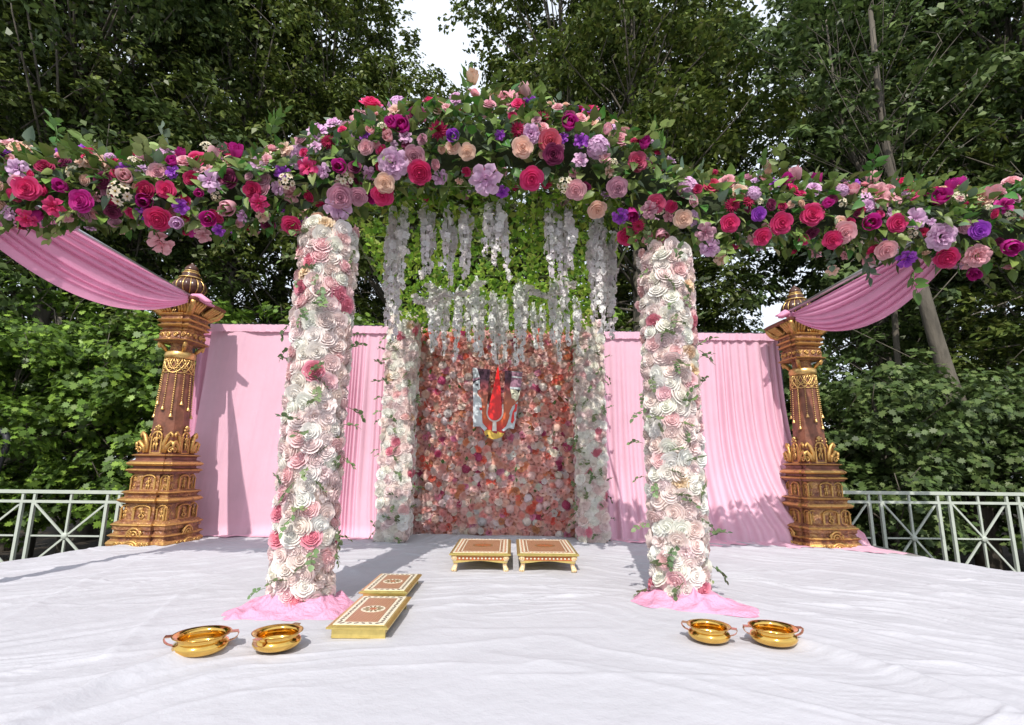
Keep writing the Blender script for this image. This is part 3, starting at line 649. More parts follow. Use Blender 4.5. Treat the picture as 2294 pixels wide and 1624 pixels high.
vs0, fs0 = leaf_geo(1, .3, 4, .3, .25, .6); vs0 = np.array(vs0); fs0 = np.array(fs0)
for x0, x1, root, rc in GAR:
    V, Fc, C = [], [], []
    for j, (p, q, s, c) in enumerate(stf[root.name]):
        V.append(vs0 @ np.array(q.to_matrix()).T*s+np.array(p)); Fc.append(fs0+j*len(vs0)); C.append(np.tile((*c, 1), (len(vs0), 1)))
    obj('leaf_mass', fast_mesh('leaf_mass', np.vstack(V), np.vstack(Fc), np.vstack(C), LEAF, True), None, root, kind='stuff')
    for i in range(16):
        px = random.uniform(max(x0, -120), min(x1, 2420)); ang = random.choice((random.uniform(60, 120), random.uniform(-100, -50), random.uniform(-40, 60)))
        p, n, h = surf(px, ang, .95); d = (n+Vector((random.gauss(0, .6), -.1, random.gauss(0, .2)))).normalized()
        obj('leaf_sprig', random.choice(SPRIG+SPRIGL), None, root, p-rc, d.to_track_quat('Y', 'Z'), random.uniform(.13, .22), jit(random.choice(GREENS), .2))
for (px, py, top) in ((125, 318, 290), (610, 320, 280), (1050, 215, 165), (1465, 330, 278), (1480, 345, 300), (2055, 590, 650), (1715, 400, 372), (605, 300, 290)):
    root, rc = garland_root(px); cc, h = cl(px); p = at(px, py, cc.y-.05); d = (at(px+random.uniform(-8, 8), top, cc.y-.05)-p)
    obj('leaf_sprig', random.choice(SPRIGL), None, root, p-rc, d.normalized().to_track_quat('Y', 'Z') @ Quaternion((0, 1, 0), random.uniform(-.4, .4)), max(.2, d.length*1.15), jit((.13, .25, .06), .15))

# frame that carries everything ---------------------------------------------
fr = thing('arch_frame', 'steel pipe frame inside the flower arch joining columns and flower wall', 'frame', (PL.x, PL.y, 0))
def pipe(name, a, b, r, parent, mat=PIPE):
    o = Vector(parent.location); mb = MB(); mb.tube([Vector(a)-o, Vector(b)-o], r, 8); return mb.build(name, mat, parent)
cz = 2.47
pipe('beam', (-1.33, PL.y+.1, cz+.3), (IL.x, IL.y, cz), .011, fr, STEM); pipe('beam', (PR.x-.1, PR.y+.1, cz+.3), (IR.x, IR.y, cz), .011, fr, STEM)
pipe('beam', (IL.x, IL.y+.02, cz), (IR.x, IR.y+.02, cz), .02, fr)
for g0, g1 in ((0, 1), (1, 2)): pass
for a_, b_ in zip(CL[:-1], CL[1:]): pipe('beam', cl(a_[0])[0], cl(b_[0])[0], .02, fr)

for px_ in (-120, 2425):
    e_ = cl(px_)[0]; o_ = Vector(fr.location); mb = MB(); mb.box((e_.x-o_.x, e_.y-o_.y, (e_.z-.05)/2), (.05, .05, (e_.z-.05)/2)); mb.build('end_post', PIPE, fr)
    mb = MB(); mb.box((e_.x-o_.x, e_.y-o_.y, .012), (.2, .2, .012)); mb.build('base_plate', PIPE, fr)
# leafy ceiling ---------------------------------------------------------------
cxl, cxr, cy0, cy1 = -1.27, .90, PL.y+.12, 6.22
def czat(Y): return 2.47+.33*np.clip((6.1-Y)/2.7, 0, 1)
can = thing('leaf_canopy', 'bright green leafy ceiling mat spanning between the arch and the flower wall', 'canopy', ((cxl+cxr)/2, (cy0+cy1)/2, cz))
def leaf_cloud(P, Nrm, size, cols, geo, jitter=.2):
    """P (n,3) bases, Nrm (n,3) leaf normals -> one mesh arrays; geo = (verts, faces) leaf along +y, normal +z"""
    n = len(P); gv, gf = np.array(geo[0], float), np.array(geo[1]); m = len(gv)
    Z = Nrm/np.linalg.norm(Nrm, axis=1, keepdims=True)
    T = RNG.normal(size=(n, 3)); T -= Z*(T*Z).sum(1, keepdims=True); T /= np.linalg.norm(T, axis=1, keepdims=True); X = np.cross(T, Z)
    sc = np.asarray(size)[:, None, None]
    V = P[:, None, :] + sc*(gv[None, :, 0:1]*X[:, None, :]+gv[None, :, 1:2]*T[:, None, :]+gv[None, :, 2:3]*Z[:, None, :])
    Fc = (gf[None]+(np.arange(n)*m)[:, None, None]).reshape(-1, gf.shape[1])
    C = np.ones((n, m, 4), np.float32); C[:, :, :3] = cols[:, None, :]
    return V.reshape(-1, 3), Fc, C.reshape(-1, 4)
DIAM = ([(0, 0, 0), (.30, .45, .10), (0, 1, -.12), (-.30, .45, .10)], [(0, 1, 2, 3)])
OVAL = ([(0, 0, 0), (.26, .28, .06), (.27, .62, .05), (0, 1, -.14), (-.27, .62, .05), (-.26, .28, .06), (0, .5, 0)], [(0, 1, 2, 6), (6, 2, 3, 3), (0, 6, 4, 5), (6, 3, 4, 4)])
OVAL = ([(0, 0, 0), (.27, .3, .07), (.25, .65, .05), (0, 1, -.14), (-.25, .65, .05), (-.27, .3, .07), (0, .3, 0), (0, .65, -.04)], [(0, 1, 1, 6), (6, 1, 2, 7), (7, 2, 3, 3), (0, 6, 5, 5), (6, 7, 4, 5), (7, 3, 4, 4)])
def pick(cols, n, j=.25):
    c = np.array(cols)[RNG.integers(0, len(cols), n)]; return np.clip(c*(1+RNG.uniform(-j, j, (n, 1))), 0, 1)
nl = 4600
tY = RNG.random(nl); P = np.stack([RNG.uniform(cxl, cxr, nl), cy0+(cy1-cy0)*tY, czat(cy0+(cy1-cy0)*tY)+RNG.normal(0, .03, nl)-.05*RNG.random(nl)], 1)-np.array(can.location)
Nn = RNG.normal(0, .8, (nl, 3)); Nn[:, 1] -= .5; Nn[:, 2] += .2
V, Fc, C = leaf_cloud(P, Nn, RNG.uniform(.05, .085, nl), pick([(.24, .42, .05), (.34, .52, .07), (.15, .30, .04), (.42, .52, .10)], nl, .3), DIAM)
obj('leaf_mat', fast_mesh('leaf_mat', V, Fc, C, MATLEAF), None, can, kind='stuff')
mb = MB()
for i in range(9): zc_ = float(czat(cy0+(cy1-cy0)*i/8))-cz; mb.tube([(cxl-can.location.x+.02, cy0-can.location.y+(cy1-cy0)*i/8, zc_+.012), (cxr-can.location.x-.02, cy0-can.location.y+(cy1-cy0)*i/8, zc_+.012)], .004, 4)
for i in range(7): mb.tube([(cxl-can.location.x+(cxr-cxl)*i/6, cy0-can.location.y, float(czat(cy0))-cz+.02), (cxl-can.location.x+(cxr-cxl)*i/6, cy1-can.location.y, .02)], .004, 4)
mb.build('support_net', STEM, can)

# hanging white blossom strands --------------------------------------------------
def strand(px, ytop, ybot, Y, label, group, r=.036, col=(.74, .70, .68)):
    top = at(px, ytop, Y); bot = at(px, ybot, Y); zt = float(czat(Y)); L = zt-bot.z
    root = thing('blossom_strand', label, 'flower strand', (top.x, Y, zt), 0, group)
    n = max(4, int(L/.045)); sw = random.uniform(-.03, .03)
    mb = MB(); mb.tube([(sw*t*t, 0, -L*t) for t in (0, .35, .7, 1)], .003, 4); mb.build('stem', STEM, root)
    for i in range(n):
        t = (i+.6)/n; k = .55+.45*math.sin(PI*min(1, t*1.15+.12)) if t < .9 else .6
        obj('blossom', random.choice(WIST), None, root, (sw*t*t+random.gauss(0, .008), random.gauss(0, .008), -L*t), Quaternion((0, 0, 1), random.uniform(0, 6)) @ Quaternion((1, 0, 0), random.gauss(0, .3)), r*k*random.uniform(.85, 1.2), jit(col, .06))
GA, LA = 'front row of white blossom strands', 'long white blossom strand hanging just behind the domed garland'
for (px, a, b, Y) in ((882, 470, 700, 3.75), (872, 560, 730, 3.95), (905, 470, 640, 3.7), (890, 600, 760, 4.1), (955, 480, 625, 3.7), (966, 500, 610, 3.8), (1005, 465, 600, 3.7), (1015, 480, 640, 3.85), (1040, 465, 600, 3.7), (1048, 500, 625, 3.8), (1095, 440, 570, 3.65), (1108, 455, 590, 3.7), (1130, 470, 630, 3.75), (1122, 440, 560, 3.65), (1228, 465, 615, 3.7), (1247, 480, 640, 3.75), (1262, 520, 660, 3.85), (1275, 500, 600, 3.7), (1330, 500, 690, 3.85), (1350, 520, 745, 3.95), (1342, 490, 700, 3.75), (1372, 560, 760, 4.05), (1325, 600, 720, 4.1), (1365, 600, 735, 4.1)):
    strand(px, a, b, Y, LA, GA, .044, (.90, .87, .86))
GB, LB_ = 'rear row of white blossom strands', 'white blossom strand hanging from the leafy ceiling before the coral flower wall'
for i in range(18):
    px = 968+ (1290-968)*(i+random.uniform(-.38, .38))/17
    strand(px, random.uniform(618, 650), random.uniform(750, 828), random.uniform(4.75, 5.5), LB_, GB, .045, (.92, .91, .90))
for (x0, x1, y0) in ((960, 1090, 640), (1180, 1290, 640), (930, 1000, 660)):
    pa, pb = at(x0, y0+10, 4.7), at(x1, y0-8, 4.7)
    root = thing('blossom_garland', 'short white blossom garland drooping sideways under the leafy ceiling', 'flower strand', pa, 0, 'drooping white garlands under the ceiling')
    mb = MB(); pts = [pa.lerp(pb, t/8)-pa-Vector((0, 0, .10*math.sin(PI*t/8)-.02)) for t in range(9)]
    pts = [Vector((p.x, p.y, min(p.z, float(czat(4.7))-.01-pa.z))) for p in pts]; mb.tube(pts, .003, 4); mb.build('stem', STEM, root)
    for i in range(16):
        t = i/2; k = min(7, int(t)); obj('blossom', random.choice(WIST), None, root, pts[k].lerp(pts[k+1], t-k)+Vector((0, 0, random.gauss(0, .012))), Quaternion((0, 1, 0), 1.5), .032*random.uniform(.8, 1.2), jit((.80, .77, .75), .06))
# ------------------------------------------------------------------ carved pillars
def plan(hw, proj=.10, cw=.52):
    """stepped square: each face has a projecting middle"""
    a, b, c = hw, hw*(1-proj), hw*cw
    q = [(-c, -a), (c, -a), (c, -b), (b, -b)]
    out = []
    for k in range(4):
        ca, sa = math.cos(k*PI/2), math.sin(k*PI/2)
        out += [(x*ca-y*sa, x*sa+y*ca) for x, y in q]
    return out
def tiers(mb, prof, proj=.10, cw=.52):
    mb.loft([[(x, y, z) for x, y in plan(hw, proj, cw)] for z, hw in prof])
FIG = []
for sd in range(3):                                                     # small relief figures, unit height
    mb = MB(); R = random.Random(sd); s = R.choice((-1, 1))
    mb.ball((0.02*s, 0, .90), (.085, .08, .10)); mb.ball((0.02*s, 0, 1.0), (.06, .06, .07), 6, 4)
    mb.tube([(0, 0, .82), (.0, 0, .72), (.03*s, 0, .58), (-.02*s, 0, .46)], [.06, .15, .095, .14], 8)
    if sd == 1:
        mb.tube([(-.08, 0, .44), (-.26, -.06, .30), (-.05, -.08, .16), (0, -.05, .04)], [.1, .085, .06, .05], 6); mb.tube([(.08, 0, .44), (.27, -.06, .32), (.12, -.05, .12), (.1, 0, .02)], [.1, .085, .06, .05], 6)
    else:
        mb.tube([(-.08, 0, .44), (-.12-.05*s, -.02, .24), (-.09, 0, .02)], [.1, .075, .05], 6); mb.tube([(.08, 0, .44), (.12-.05*s, -.03, .24), (.10, 0, .02)], [.1, .075, .05], 6)
    mb.tube([(-.13, 0, .75), (-.24, -.03, .60), (-.12, -.08, .55-.2*(s > 0)+.2)], [.05, .04, .03], 5); mb.tube([(.13, 0, .75), (.25, -.02, .66), (.2, -.04, .92 if s > 0 else .5)], [.05, .04, .03], 5)
    FIG.append(mb.mesh('figure', GOLD))
def scroll(mb, c, s, turns=1.6, r=.012, M=None, flip=1, n=26):
    pts = []
    for i in range(n):
        t = i/(n-1); a = t*turns*2*PI; rr = s*(1-t*.85); pts.append((c[0]+flip*rr*math.cos(a), c[1]-.004*t, c[2]+rr*math.sin(a)))
    mb.tube(pts, [r*(1.1-.5*i/n) for i in range(n)], 5, M=M)
NICHE = MB()                                                              # unit niche: width 1, height 1 : two posts, arch, back (facing -y)
NICHE.box((-.43, 0, .34), (.06, .06, .34)); NICHE.box((.43, 0, .34), (.06, .06, .34)); NICHE.box((-.43, -.02, .70), (.09, .08, .03)); NICHE.box((.43, -.02, .70), (.09, .08, .03))
NICHE.tube([(.43*math.cos(PI*i/10), -.01, .72+.22*math.sin(PI*i/10)) for i in range(11)], .055, 6)
NICHE.box((0, .02, .02), (.5, .07, .025))
NICHE_ME = NICHE.mesh('niche_frame', GOLD)
def zpil(y): return at(330, y, 5.44).z
def carved_pillar(label, group):
    root = thing('carved_pillar', label, 'pillar', (0, 0, 0), 0, group)
    Z = lambda y: max(0, zpil(y))
    mb = MB(); prof = [(0, .335), (Z(1229), .335), (Z(1227), .325), (Z(1214), .315), (Z(1211), .30), (Z(1208), .30), (Z(1206), .31), (Z(1200), .31), (Z(1198), .29), (Z(1192), .285), (Z(1190), .30), (Z(1184), .30), (Z(1180), .30), (Z(1174), .29), (Z(1171), .262),
                      (Z(1168), .245), (Z(1134), .235), (Z(1132), .27), (Z(1127), .28), (Z(1121), .275), (Z(1119), .25), (Z(1115), .25), (Z(1112), .262), (Z(1107), .262), (Z(1105), .225), (Z(1102), .212), (Z(1068), .205)]
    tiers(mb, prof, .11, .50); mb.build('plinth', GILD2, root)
    mb = MB(); prof = [(Z(1068), .228), (Z(1063), .238), (Z(1058), .232), (Z(1056), .205), (Z(1052), .205), (Z(1050), .23), (Z(1045), .238), (Z(1040), .228), (Z(1038), .20), (Z(1032), .20), (Z(1030), .212), (Z(1026), .212), (Z(1024), .18), (Z(1000), .165)]
    tiers(mb, prof, .05, .62); mb.build('ring_moulding', BROWN, root)
    # gilded ledges
    for ya, yb, hw in ((1228, 1213, .322), (1206, 1200, .318), (1183, 1176, .308), (1131, 1122, .288), (1112, 1107, .27), (1064, 1058, .246), (1051, 1042, .246), (1030, 1026, .22)):
        mb = MB(); z0, z1 = Z(ya), Z(yb); zm = (z0+z1)/2
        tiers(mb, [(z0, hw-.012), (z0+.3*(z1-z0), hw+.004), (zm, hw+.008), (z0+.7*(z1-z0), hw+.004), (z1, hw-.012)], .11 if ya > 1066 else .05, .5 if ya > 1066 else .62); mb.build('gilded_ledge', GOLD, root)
    # four sides of carving
    for side in range(4):
        Rm = Matrix.Rotation(side*PI/2, 4, 'Z')
        def put(name, me, x, y, z, sx, sz, par=root, sy=None):
            o = obj(name, me, None, par); o.matrix_basis = Rm @ Matrix.Translation((x, y, z)) @ Matrix.Diagonal((sx, sy or sx, sz, 1)); return o
        for (zb, zt, hw, cols) in ((Z(1170), Z(1135), .242, ((0, .19, 1), (-.185, .115, 0), (.185, .115, 2))), (Z(1105), Z(1069), .21, ((0, .155, 0), (-.155, .10, 1), (.155, .10, 1)))):
            h = zt-zb
            for (x, wd, fi) in cols:
                yoff = -hw-.002 if x == 0 else -hw*.89-.004
                nf = put('niche', NICHE_ME, x, yoff, zb, wd, h*.98)
                if x == 0 or zb < Z(1110):
                    put('figure', FIG[fi], x, yoff-.004, zb+.02*h, h*.66, h*.74, sy=h*.5)
                else:
                    put('figure', FIG[fi], x, yoff-.004, zb+.02*h, h*.42, h*.36, sy=h*.4); put('figure', FIG[2], x, yoff-.004, zb+.50*h, h*.42, h*.34, sy=h*.4)
        # scroll work at the foot
        mb = MB()
        for (yb, yt, hw, n) in ((1229, 1213, .33, 3), (1207, 1186, .305, 1)):
            zb, zt = Z(yb), Z(yt); hh = (zt-zb)
            for k in range(-n, n+1):
                if k == 0: continue
                sg = 1 if k > 0 else -1; x = sg*(.045+.052*(abs(k)-1)); scroll(mb, (x, -hw-.008 if abs(x) < .16 else -hw*.9-.008, zb+hh*.45), .024 if n == 3 else .03, 1.4, .008, Rm, sg)
            mb.tube([(.07*math.cos(PI*i/12), -hw-.012, zb+hh*.1+(hh*.9)*math.sin(PI*i/12)) for i in range(13)], .011, 6, M=Rm)
            mb.tube([(.042*math.cos(PI*i/12), -hw-.014, zb+hh*.1+(hh*.6)*math.sin(PI*i/12)) for i in range(13)], .009, 6, M=Rm)
            mb.ball((0, -hw-.012, zb+hh*.32), (.018, .014, .018), M=Rm)
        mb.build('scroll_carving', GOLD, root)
        # acanthus tier round the shaft foot
        zb, zt = Z(1024), Z(962); h = zt-zb; nf = put('niche', NICHE_ME, 0, -.178, zb, .12, h*.82); put('figure', FIG[side % 2*2], 0, -.186, zb+.03, h*.50, h*.60, sy=h*.4)
        mb = MB(); mb.ball((0, -.175, zb+h*.93), (.018, .015, .03), M=Rm)
        for i in range(5): mb.ball((.035*math.cos(PI*(i+.5)/5), -.182, zb+h*.78+.055*math.sin(PI*(i+.5)/5)), .012, 6, 4, M=Rm)
        mb.build('niche_crest', GOLDB, root)
        mb = MB()
        for sg in (-1, 1):                                                 # leafy volute at the corner
            D = Matrix.Rotation(side*PI/2+sg*0.0, 4, 'Z')
            mb.tube([(sg*.085, -.18, zb+.01), (sg*.09, -.188, zb+h*.35), (sg*.12, -.186, zb+h*.62), (sg*.15, -.182, zb+h*.74), (sg*.168, -.18, zb+h*.66), (sg*.158, -.182, zb+h*.58)], [.02, .022, .02, .017, .014, .010], 6, M=D)
            mb.tube([(sg*.105, -.186, zb+.01), (sg*.125, -.19, zb+h*.25), (sg*.165, -.19, zb+h*.42), (sg*.196, -.19, zb+h*.36), (sg*.19, -.192, zb+h*.22), (sg*.172, -.192, zb+h*.2)], [.02, .022, .02, .017, .013, .010], 6, M=D)
            scroll(mb, (sg*.165, -.188, zb+h*.12), .032, 1.3, .010, D, sg)
        mb.build('acanthus_scroll', GOLD, root)
    # shaft
    mb = MB(); mb.lathe([(.172, Z(1002)), (.165, Z(965)), (.130, Z(806)), (.130, Z(800))], 12, smooth=False, ph=PI/12); mb.build('shaft', BROWN, root)
    rsh = lambda z: .130+(.165-.130)*(Z(806)-z)/(Z(806)-Z(965))
    for k in range(12):
        a = 2*PI*k/12; zt = Z(812); long_ = k % 3
        zb = Z((918, 934, 906)[long_]); mb = MB()
        nb = int((zt-zb)/.022)
        for i in range(nb):
            z = zt-(i+.5)*(zt-zb)/nb; r = rsh(z)+.004; mb.ball((r*math.cos(a), r*math.sin(a), z), .0075 if long_ != 1 else .010, 5, 4)
        ch = mb.build('bead_chain', GOLDB, root)
        mb = MB(); r = rsh(zb)+.006; mb.lathe([(.004, .0), (.008, -.006), (.012, -.02), (.019, -.036), (.019, -.042)], 8, M=Matrix.Translation((r*math.cos(a), r*math.sin(a), zb))); mb.build('bell', GOLDB, root)
        a2 = a+2*PI/24; mb = MB()
        for dz, wd in ((.13, .075), (.095, .045)):
            pts = []
            for i in range(13):
                t = i/12; z = zt-.0-dz*4*t*(1-t)*1.15; an = a2+(t-.5)*2*wd/.13*1.6; r = rsh(z)+.005; pts.append((r*math.cos(an), r*math.sin(an), z))
            mb.tube(pts, .0055, 5)
        mb.build('bead_swag', GOLDB, root)
    mb = MB(); mb.lathe([(.132, Z(811)), (.143, Z(809)), (.148, Z(803)), (.142, Z(797)), (.135, Z(795))], 24); mb.build('gold_ring', GOLDB, root)
    # capital
    mb = MB(); mb.lathe([(.12, Z(797)), (.105, Z(792)), (.10, Z(780)), (.12, Z(775))], 20); tiers(mb, [(Z(777), .15), (Z(774), .19), (Z(771), .19), (Z(769), .165), (Z(752), .16), (Z(750), .175), (Z(748), .15), (Z(744), .145), (Z(742), .175), (Z(737), .18), (Z(736), .165), (Z(733), .165), (Z(731), .185), (Z(726), .188), (Z(724), .17), (Z(720), .17), (Z(718), .185), (Z(713), .185), (Z(711), .14), (Z(700), .15), (Z(690), .20)], .08, .55)
    mb.build('capital', GILD2, root)
    for ya, yb, hw in ((774, 771, .196), (742, 737, .186), (731, 726, .193), (718, 713, .19)):
        mb = MB(); z0, z1 = Z(ya), Z(yb); tiers(mb, [(z0, hw-.008), ((z0+z1)/2, hw+.006), (z1, hw-.008)], .08, .55); mb.build('gilded_ledge', GOLD, root)
    for side in range(4):
        Rm = Matrix.Rotation(side*PI/2, 4, 'Z'); mb = MB(); zb, zt = Z(768), Z(753)
        for x in (-.115, -.04, .04, .115): scroll(mb, (x, -.168 if abs(x) < .08 else -.155, (zb+zt)/2), .026, 1.3, .009, Rm, 1 if x > 0 else -1); mb.ball((x, -.17, (zb+zt)/2), .01, 6, 4, M=Rm)
        mb.build('rosette_band', GOLD, root)
        mb = MB()                                                            # ribbed brackets sweeping up to the abacus
        for x in (-.16, -.125, -.09, -.055, .055, .09, .125, .16):
            mb.tube([(x*.8, -.15, Z(713)), (x*.9, -.175, Z(705)), (x*1.05, -.215, Z(697)), (x*1.2, -.262, Z(690))], [.016, .018, .017, .014], 6, M=Rm)
        mb.build('bracket_rib', GOLD, root)
        mb = MB()
        for sg in (-1, 1): 
            D = Matrix.Rotation(side*PI/2+PI/4, 4, 'Z')
        mb.tube([(0, -.18, Z(714)), (0, -.24, Z(711)), (0, -.30, Z(704)), (0, -.34, Z(694)), (0, -.35, Z(689))], [.03, .035, .034, .03, .024], 8, M=D)
        scroll(mb, (0, -.30, Z(699)), .028, 1.4, .012, D)
        mb.ball((0, -.20, Z(780)), (.02, .02, .045), M=D); mb.tube([(0, -.13, Z(794)), (0, -.17, Z(784)), (0, -.21, Z(777))], [.018, .024, .02], 6, M=D)
        mb.build('corner_bracket', GOLD, root)
        o = obj('figure', FIG[2], None, root); o.matrix_basis = Rm @ Matrix.Translation((0, -.195, Z(712))) @ Matrix.Rotation(-.35, 4, 'X') @ Matrix.Diagonal((.11, .07, .115, 1))
    mb = MB(); tiers(mb, [(Z(690), .262), (Z(688), .28), (Z(684), .285), (Z(682), .27)], .04, .6); mb.build('abacus', BROWN, root)
    # melon finial
    zf = Z(682); hm = Z(630)-Z(664); mb = MB(); mb.lathe([(.14, zf), (.15, zf+.02), (.11, zf+.05), (.10, Z(664))], 24); mb.build('finial_base', BROWN, root)
    def melon_r(t): return .10+.075*math.sin(PI*min(1, t*.92+.05))**.7
    mb = MB(); nseg = 14; K = 6*nseg; zs = [i/12 for i in range(13)]
    mb.loft([[(melon_r(t)*(1-.09*abs(math.sin(nseg/2*2*PI*k/K))**.5*0-.08*(1-abs(math.sin(nseg*PI*k/K))))*math.cos(2*PI*k/K), melon_r(t)*(1-.08*(1-abs(math.sin(nseg*PI*k/K))))*math.sin(2*PI*k/K), Z(664)+hm*t) for k in range(K)] for t in zs], smooth=True)
    ml = mb.build('melon_dome', simple('dark_lacquer', (.075, .028, .018), .28) if 'dark_lacquer' not in MATS else MATS['dark_lacquer'], root)
    for k in range(nseg):
        a = 2*PI*k/nseg; mb = MB(); mb.tube([((melon_r(t)*.935)*math.cos(a), (melon_r(t)*.935)*math.sin(a), Z(664)+hm*t) for t in zs], .006, 5); mb.build('gold_rib', GOLDB, ml)
    mb = MB(); zt = Z(630); s = (Z(590)-zt)
    mb.lathe([(.105, zt), (.112, zt+.06*s), (.105, zt+.14*s), (.085, zt+.18*s), (.088, zt+.24*s), (.086, zt+.34*s), (.066, zt+.42*s), (.064, zt+.5*s), (.07, zt+.56*s), (.068, zt+.66*s), (.05, zt+.78*s), (.026, zt+.88*s), (.016, zt+.93*s), (.018, zt+.96*s), (.004, zt+s)], 24); mb.build('finial', MATS['dark_lacquer'], root)
    for zz_, rr in ((zt+.08*s, .112), (zt+.36*s, .083), (zt+.48*s, .066)):
        mb = MB(); mb.tube([(rr*math.cos(2*PI*k/24), rr*math.sin(2*PI*k/24), zz_) for k in range(25)], .008, 5); mb.build('gold_hoop', GOLDB, root)
    return root
GP = 'carved temple pillars'
pil = carved_pillar('brown and gold carved pillar beside the plain shadowed pink curtain', GP)
b = at(314, 1232, 5.44); pil.location = (b.x-.06, 5.76, 0); pil.scale = (1.04, 1.04, 1.045); pil.rotation_euler = (0, 0, math.radians(-4))
PILX, PILY = b.x, 5.76
pil2 = copy_tree(pil); pil2['label'] = 'brown and gold carved pillar beside the flaring pleated pink curtain and bare steel pipe'
f2 = at(1783, 640, 6.1); pil2.location = (f2.x-.02, 6.1, 0); pil2.scale = (1.0, 1.0, 1.02); pil2.rotation_euler = (0, 0, math.radians(4))
PIL2 = Vector(pil2.location)
# ------------------------------------------------------------------ curtains
def curtain(label, xs, Y, zt, pleats, depth, flare=None, seed=0, mat=PINK, plain=0, puddle=.12, bow=.0, nx=260, nz=70):
    """xs=(x0,x1) top edge; flare(u,t)->(dx,dy) with t 0 top..1 bottom"""
    x0, x1 = xs; root = thing('curtain', label, 'curtain', ((x0+x1)/2, Y, 0), 0, 'pink backdrop curtains')
    u = np.linspace(0, 1, nx)[None, :]; t = np.linspace(0, 1, nz)[:, None]
    X = x0+(x1-x0)*u+0*t; ph = u*pleats+.9*vnoise(u*pleats*.35, 0*u, seed)+.25*vnoise(u*9, t*1.5, seed+1)*t
    amp = depth*(.35+.65*np.clip(t*3, 0, 1))*(.55+.45*vnoise(u*pleats*.5, t*.6, seed+2))
    wv = np.sin(2*PI*ph); wv = np.sign(wv)*np.abs(wv)**.8
    Yd = amp*wv + .02*vnoise(u*5, t*2, seed+4)*t
    Yd = Yd*(1-plain)+plain*(.012*np.sin(2*PI*(u*2.3+t*.8))+.02*vnoise(u*4, t*1.2, seed+7)+.004*vnoise(u*30+t*6, t*2, seed+8))
    Zc = zt*(1-t)+.012*t
    dx = np.zeros_like(X); dy = np.zeros_like(X)
    if flare is not None: dx, dy = flare(u, t)
    # puddled hem: last rows run forward on the floor
    X = X+dx; Yc = Y+Yd+dy
    k = np.clip((t-.955)/.045, 0, 1)
    Zc = np.where(t > .955, .02+.03*np.abs(vnoise(u*pleats*1.5, t*20, seed+9))*(1-k*.6), Zc*1.0)
    Yc = Yc-puddle*k*(1+.4*vnoise(u*8, t*0, seed+10)); X = X+.02*k*vnoise(u*20, t*5, seed+3)
    me = grid_mesh('drape', X-(x0+x1)/2, Yc-Y, Zc, mat); obj('drape', me, None, root)
    uu = np.linspace(0, 1, 160)[None, :]; tt = np.linspace(0, 1, 5)[:, None]
    Xh = x0+(x1-x0)*uu+0*tt-(x0+x1)/2; Yh = -.028-.010*np.abs(vnoise(uu*70*(1-plain*.9), tt*.5, seed+20))+0*tt; Zh = zt+.03-.09*tt+.004*vnoise(uu*50, tt*2, seed+21)
    obj('rod_pocket', grid_mesh('rod_pocket', Xh, Yh, Zh, mat), None, root)
    return root
YL, YR = 6.28, 6.50
xa, xb, xc = at(474, 730, YL).x, at(690, 730, YL).x, at(868, 730, YL).x
ztop = at(660, 729, YL).z-.03
curtain('smooth pink curtain panel with the carved pillar shadow across it', (xa, xb), YL, ztop, 6, .02, seed=1, plain=.85, puddle=.16, flare=lambda u, t: (-.10*t*(1-u)+0*u, 0*u*t))
curtain('finely pleated pink curtain between plain curtain panel and slim white rose column', (xb-.08, xc+.1), YL+.02, ztop, 17, .034, seed=2, puddle=.2, flare=lambda u, t: (-.06*np.sin(PI*u)*t**3+.10*u*(t**6), -.10*t**6*u))
curtain('narrow deep pink curtain strip tucked behind the carved pillar', (xa-.20, xa-.01), YL+.10, ztop-.02, 2, .04, seed=3, mat=PINKD, puddle=.02)
xd, xe, xf = at(1352, 745, YR).x, at(1500, 745, YR).x, at(1742, 745, YR).x
ztr = at(1550, 746, YR).z-.03
curtain('pleated pink curtain between the slim rose column and the tall rose column with brass bowls', (xd-.05, xe+.05), YR, ztr, 9, .036, seed=4, puddle=.25, flare=lambda u, t: (.06*t**4*u+0*u, -.25*t**5+0*u))
curtain('flaring pleated pink curtain sweeping forward onto the white sheet beside a carved pillar', (xe, xf), YR+.02, ztr, 13, .045, seed=5, puddle=.32, flare=lambda u, t: (.05*t**2*u+.52*(t**5)*u**1.5, -(.22+.55*u)*t**4))
for (nm, x0, x1, Y, z) in (('plain', xa-.22, xc+.12, YL, ztop), ('flaring', xd-.06, xf+.03, YR, ztr)):
    st = thing('backdrop_stand', 'dark metal pipe stand carrying the %s pink curtains' % nm, 'stand', ((x0+x1)/2, Y+.06, 0))
    o = Vector(st.location)
    for q in (x0, x1): pipe('upright', (q, Y+.06, 0), (q, Y+.06, z+.02), .018, st, DARKM); mb = MB(); mb.box((q-o.x, 0, .008), (.14, .14, .008)); mb.build('foot_plate', DARKM, st)
    pipe('crossbar', (x0-.03, Y+.02, z+.035), (x1+.03, Y+.02, z+.035), .016, st, DARKM)

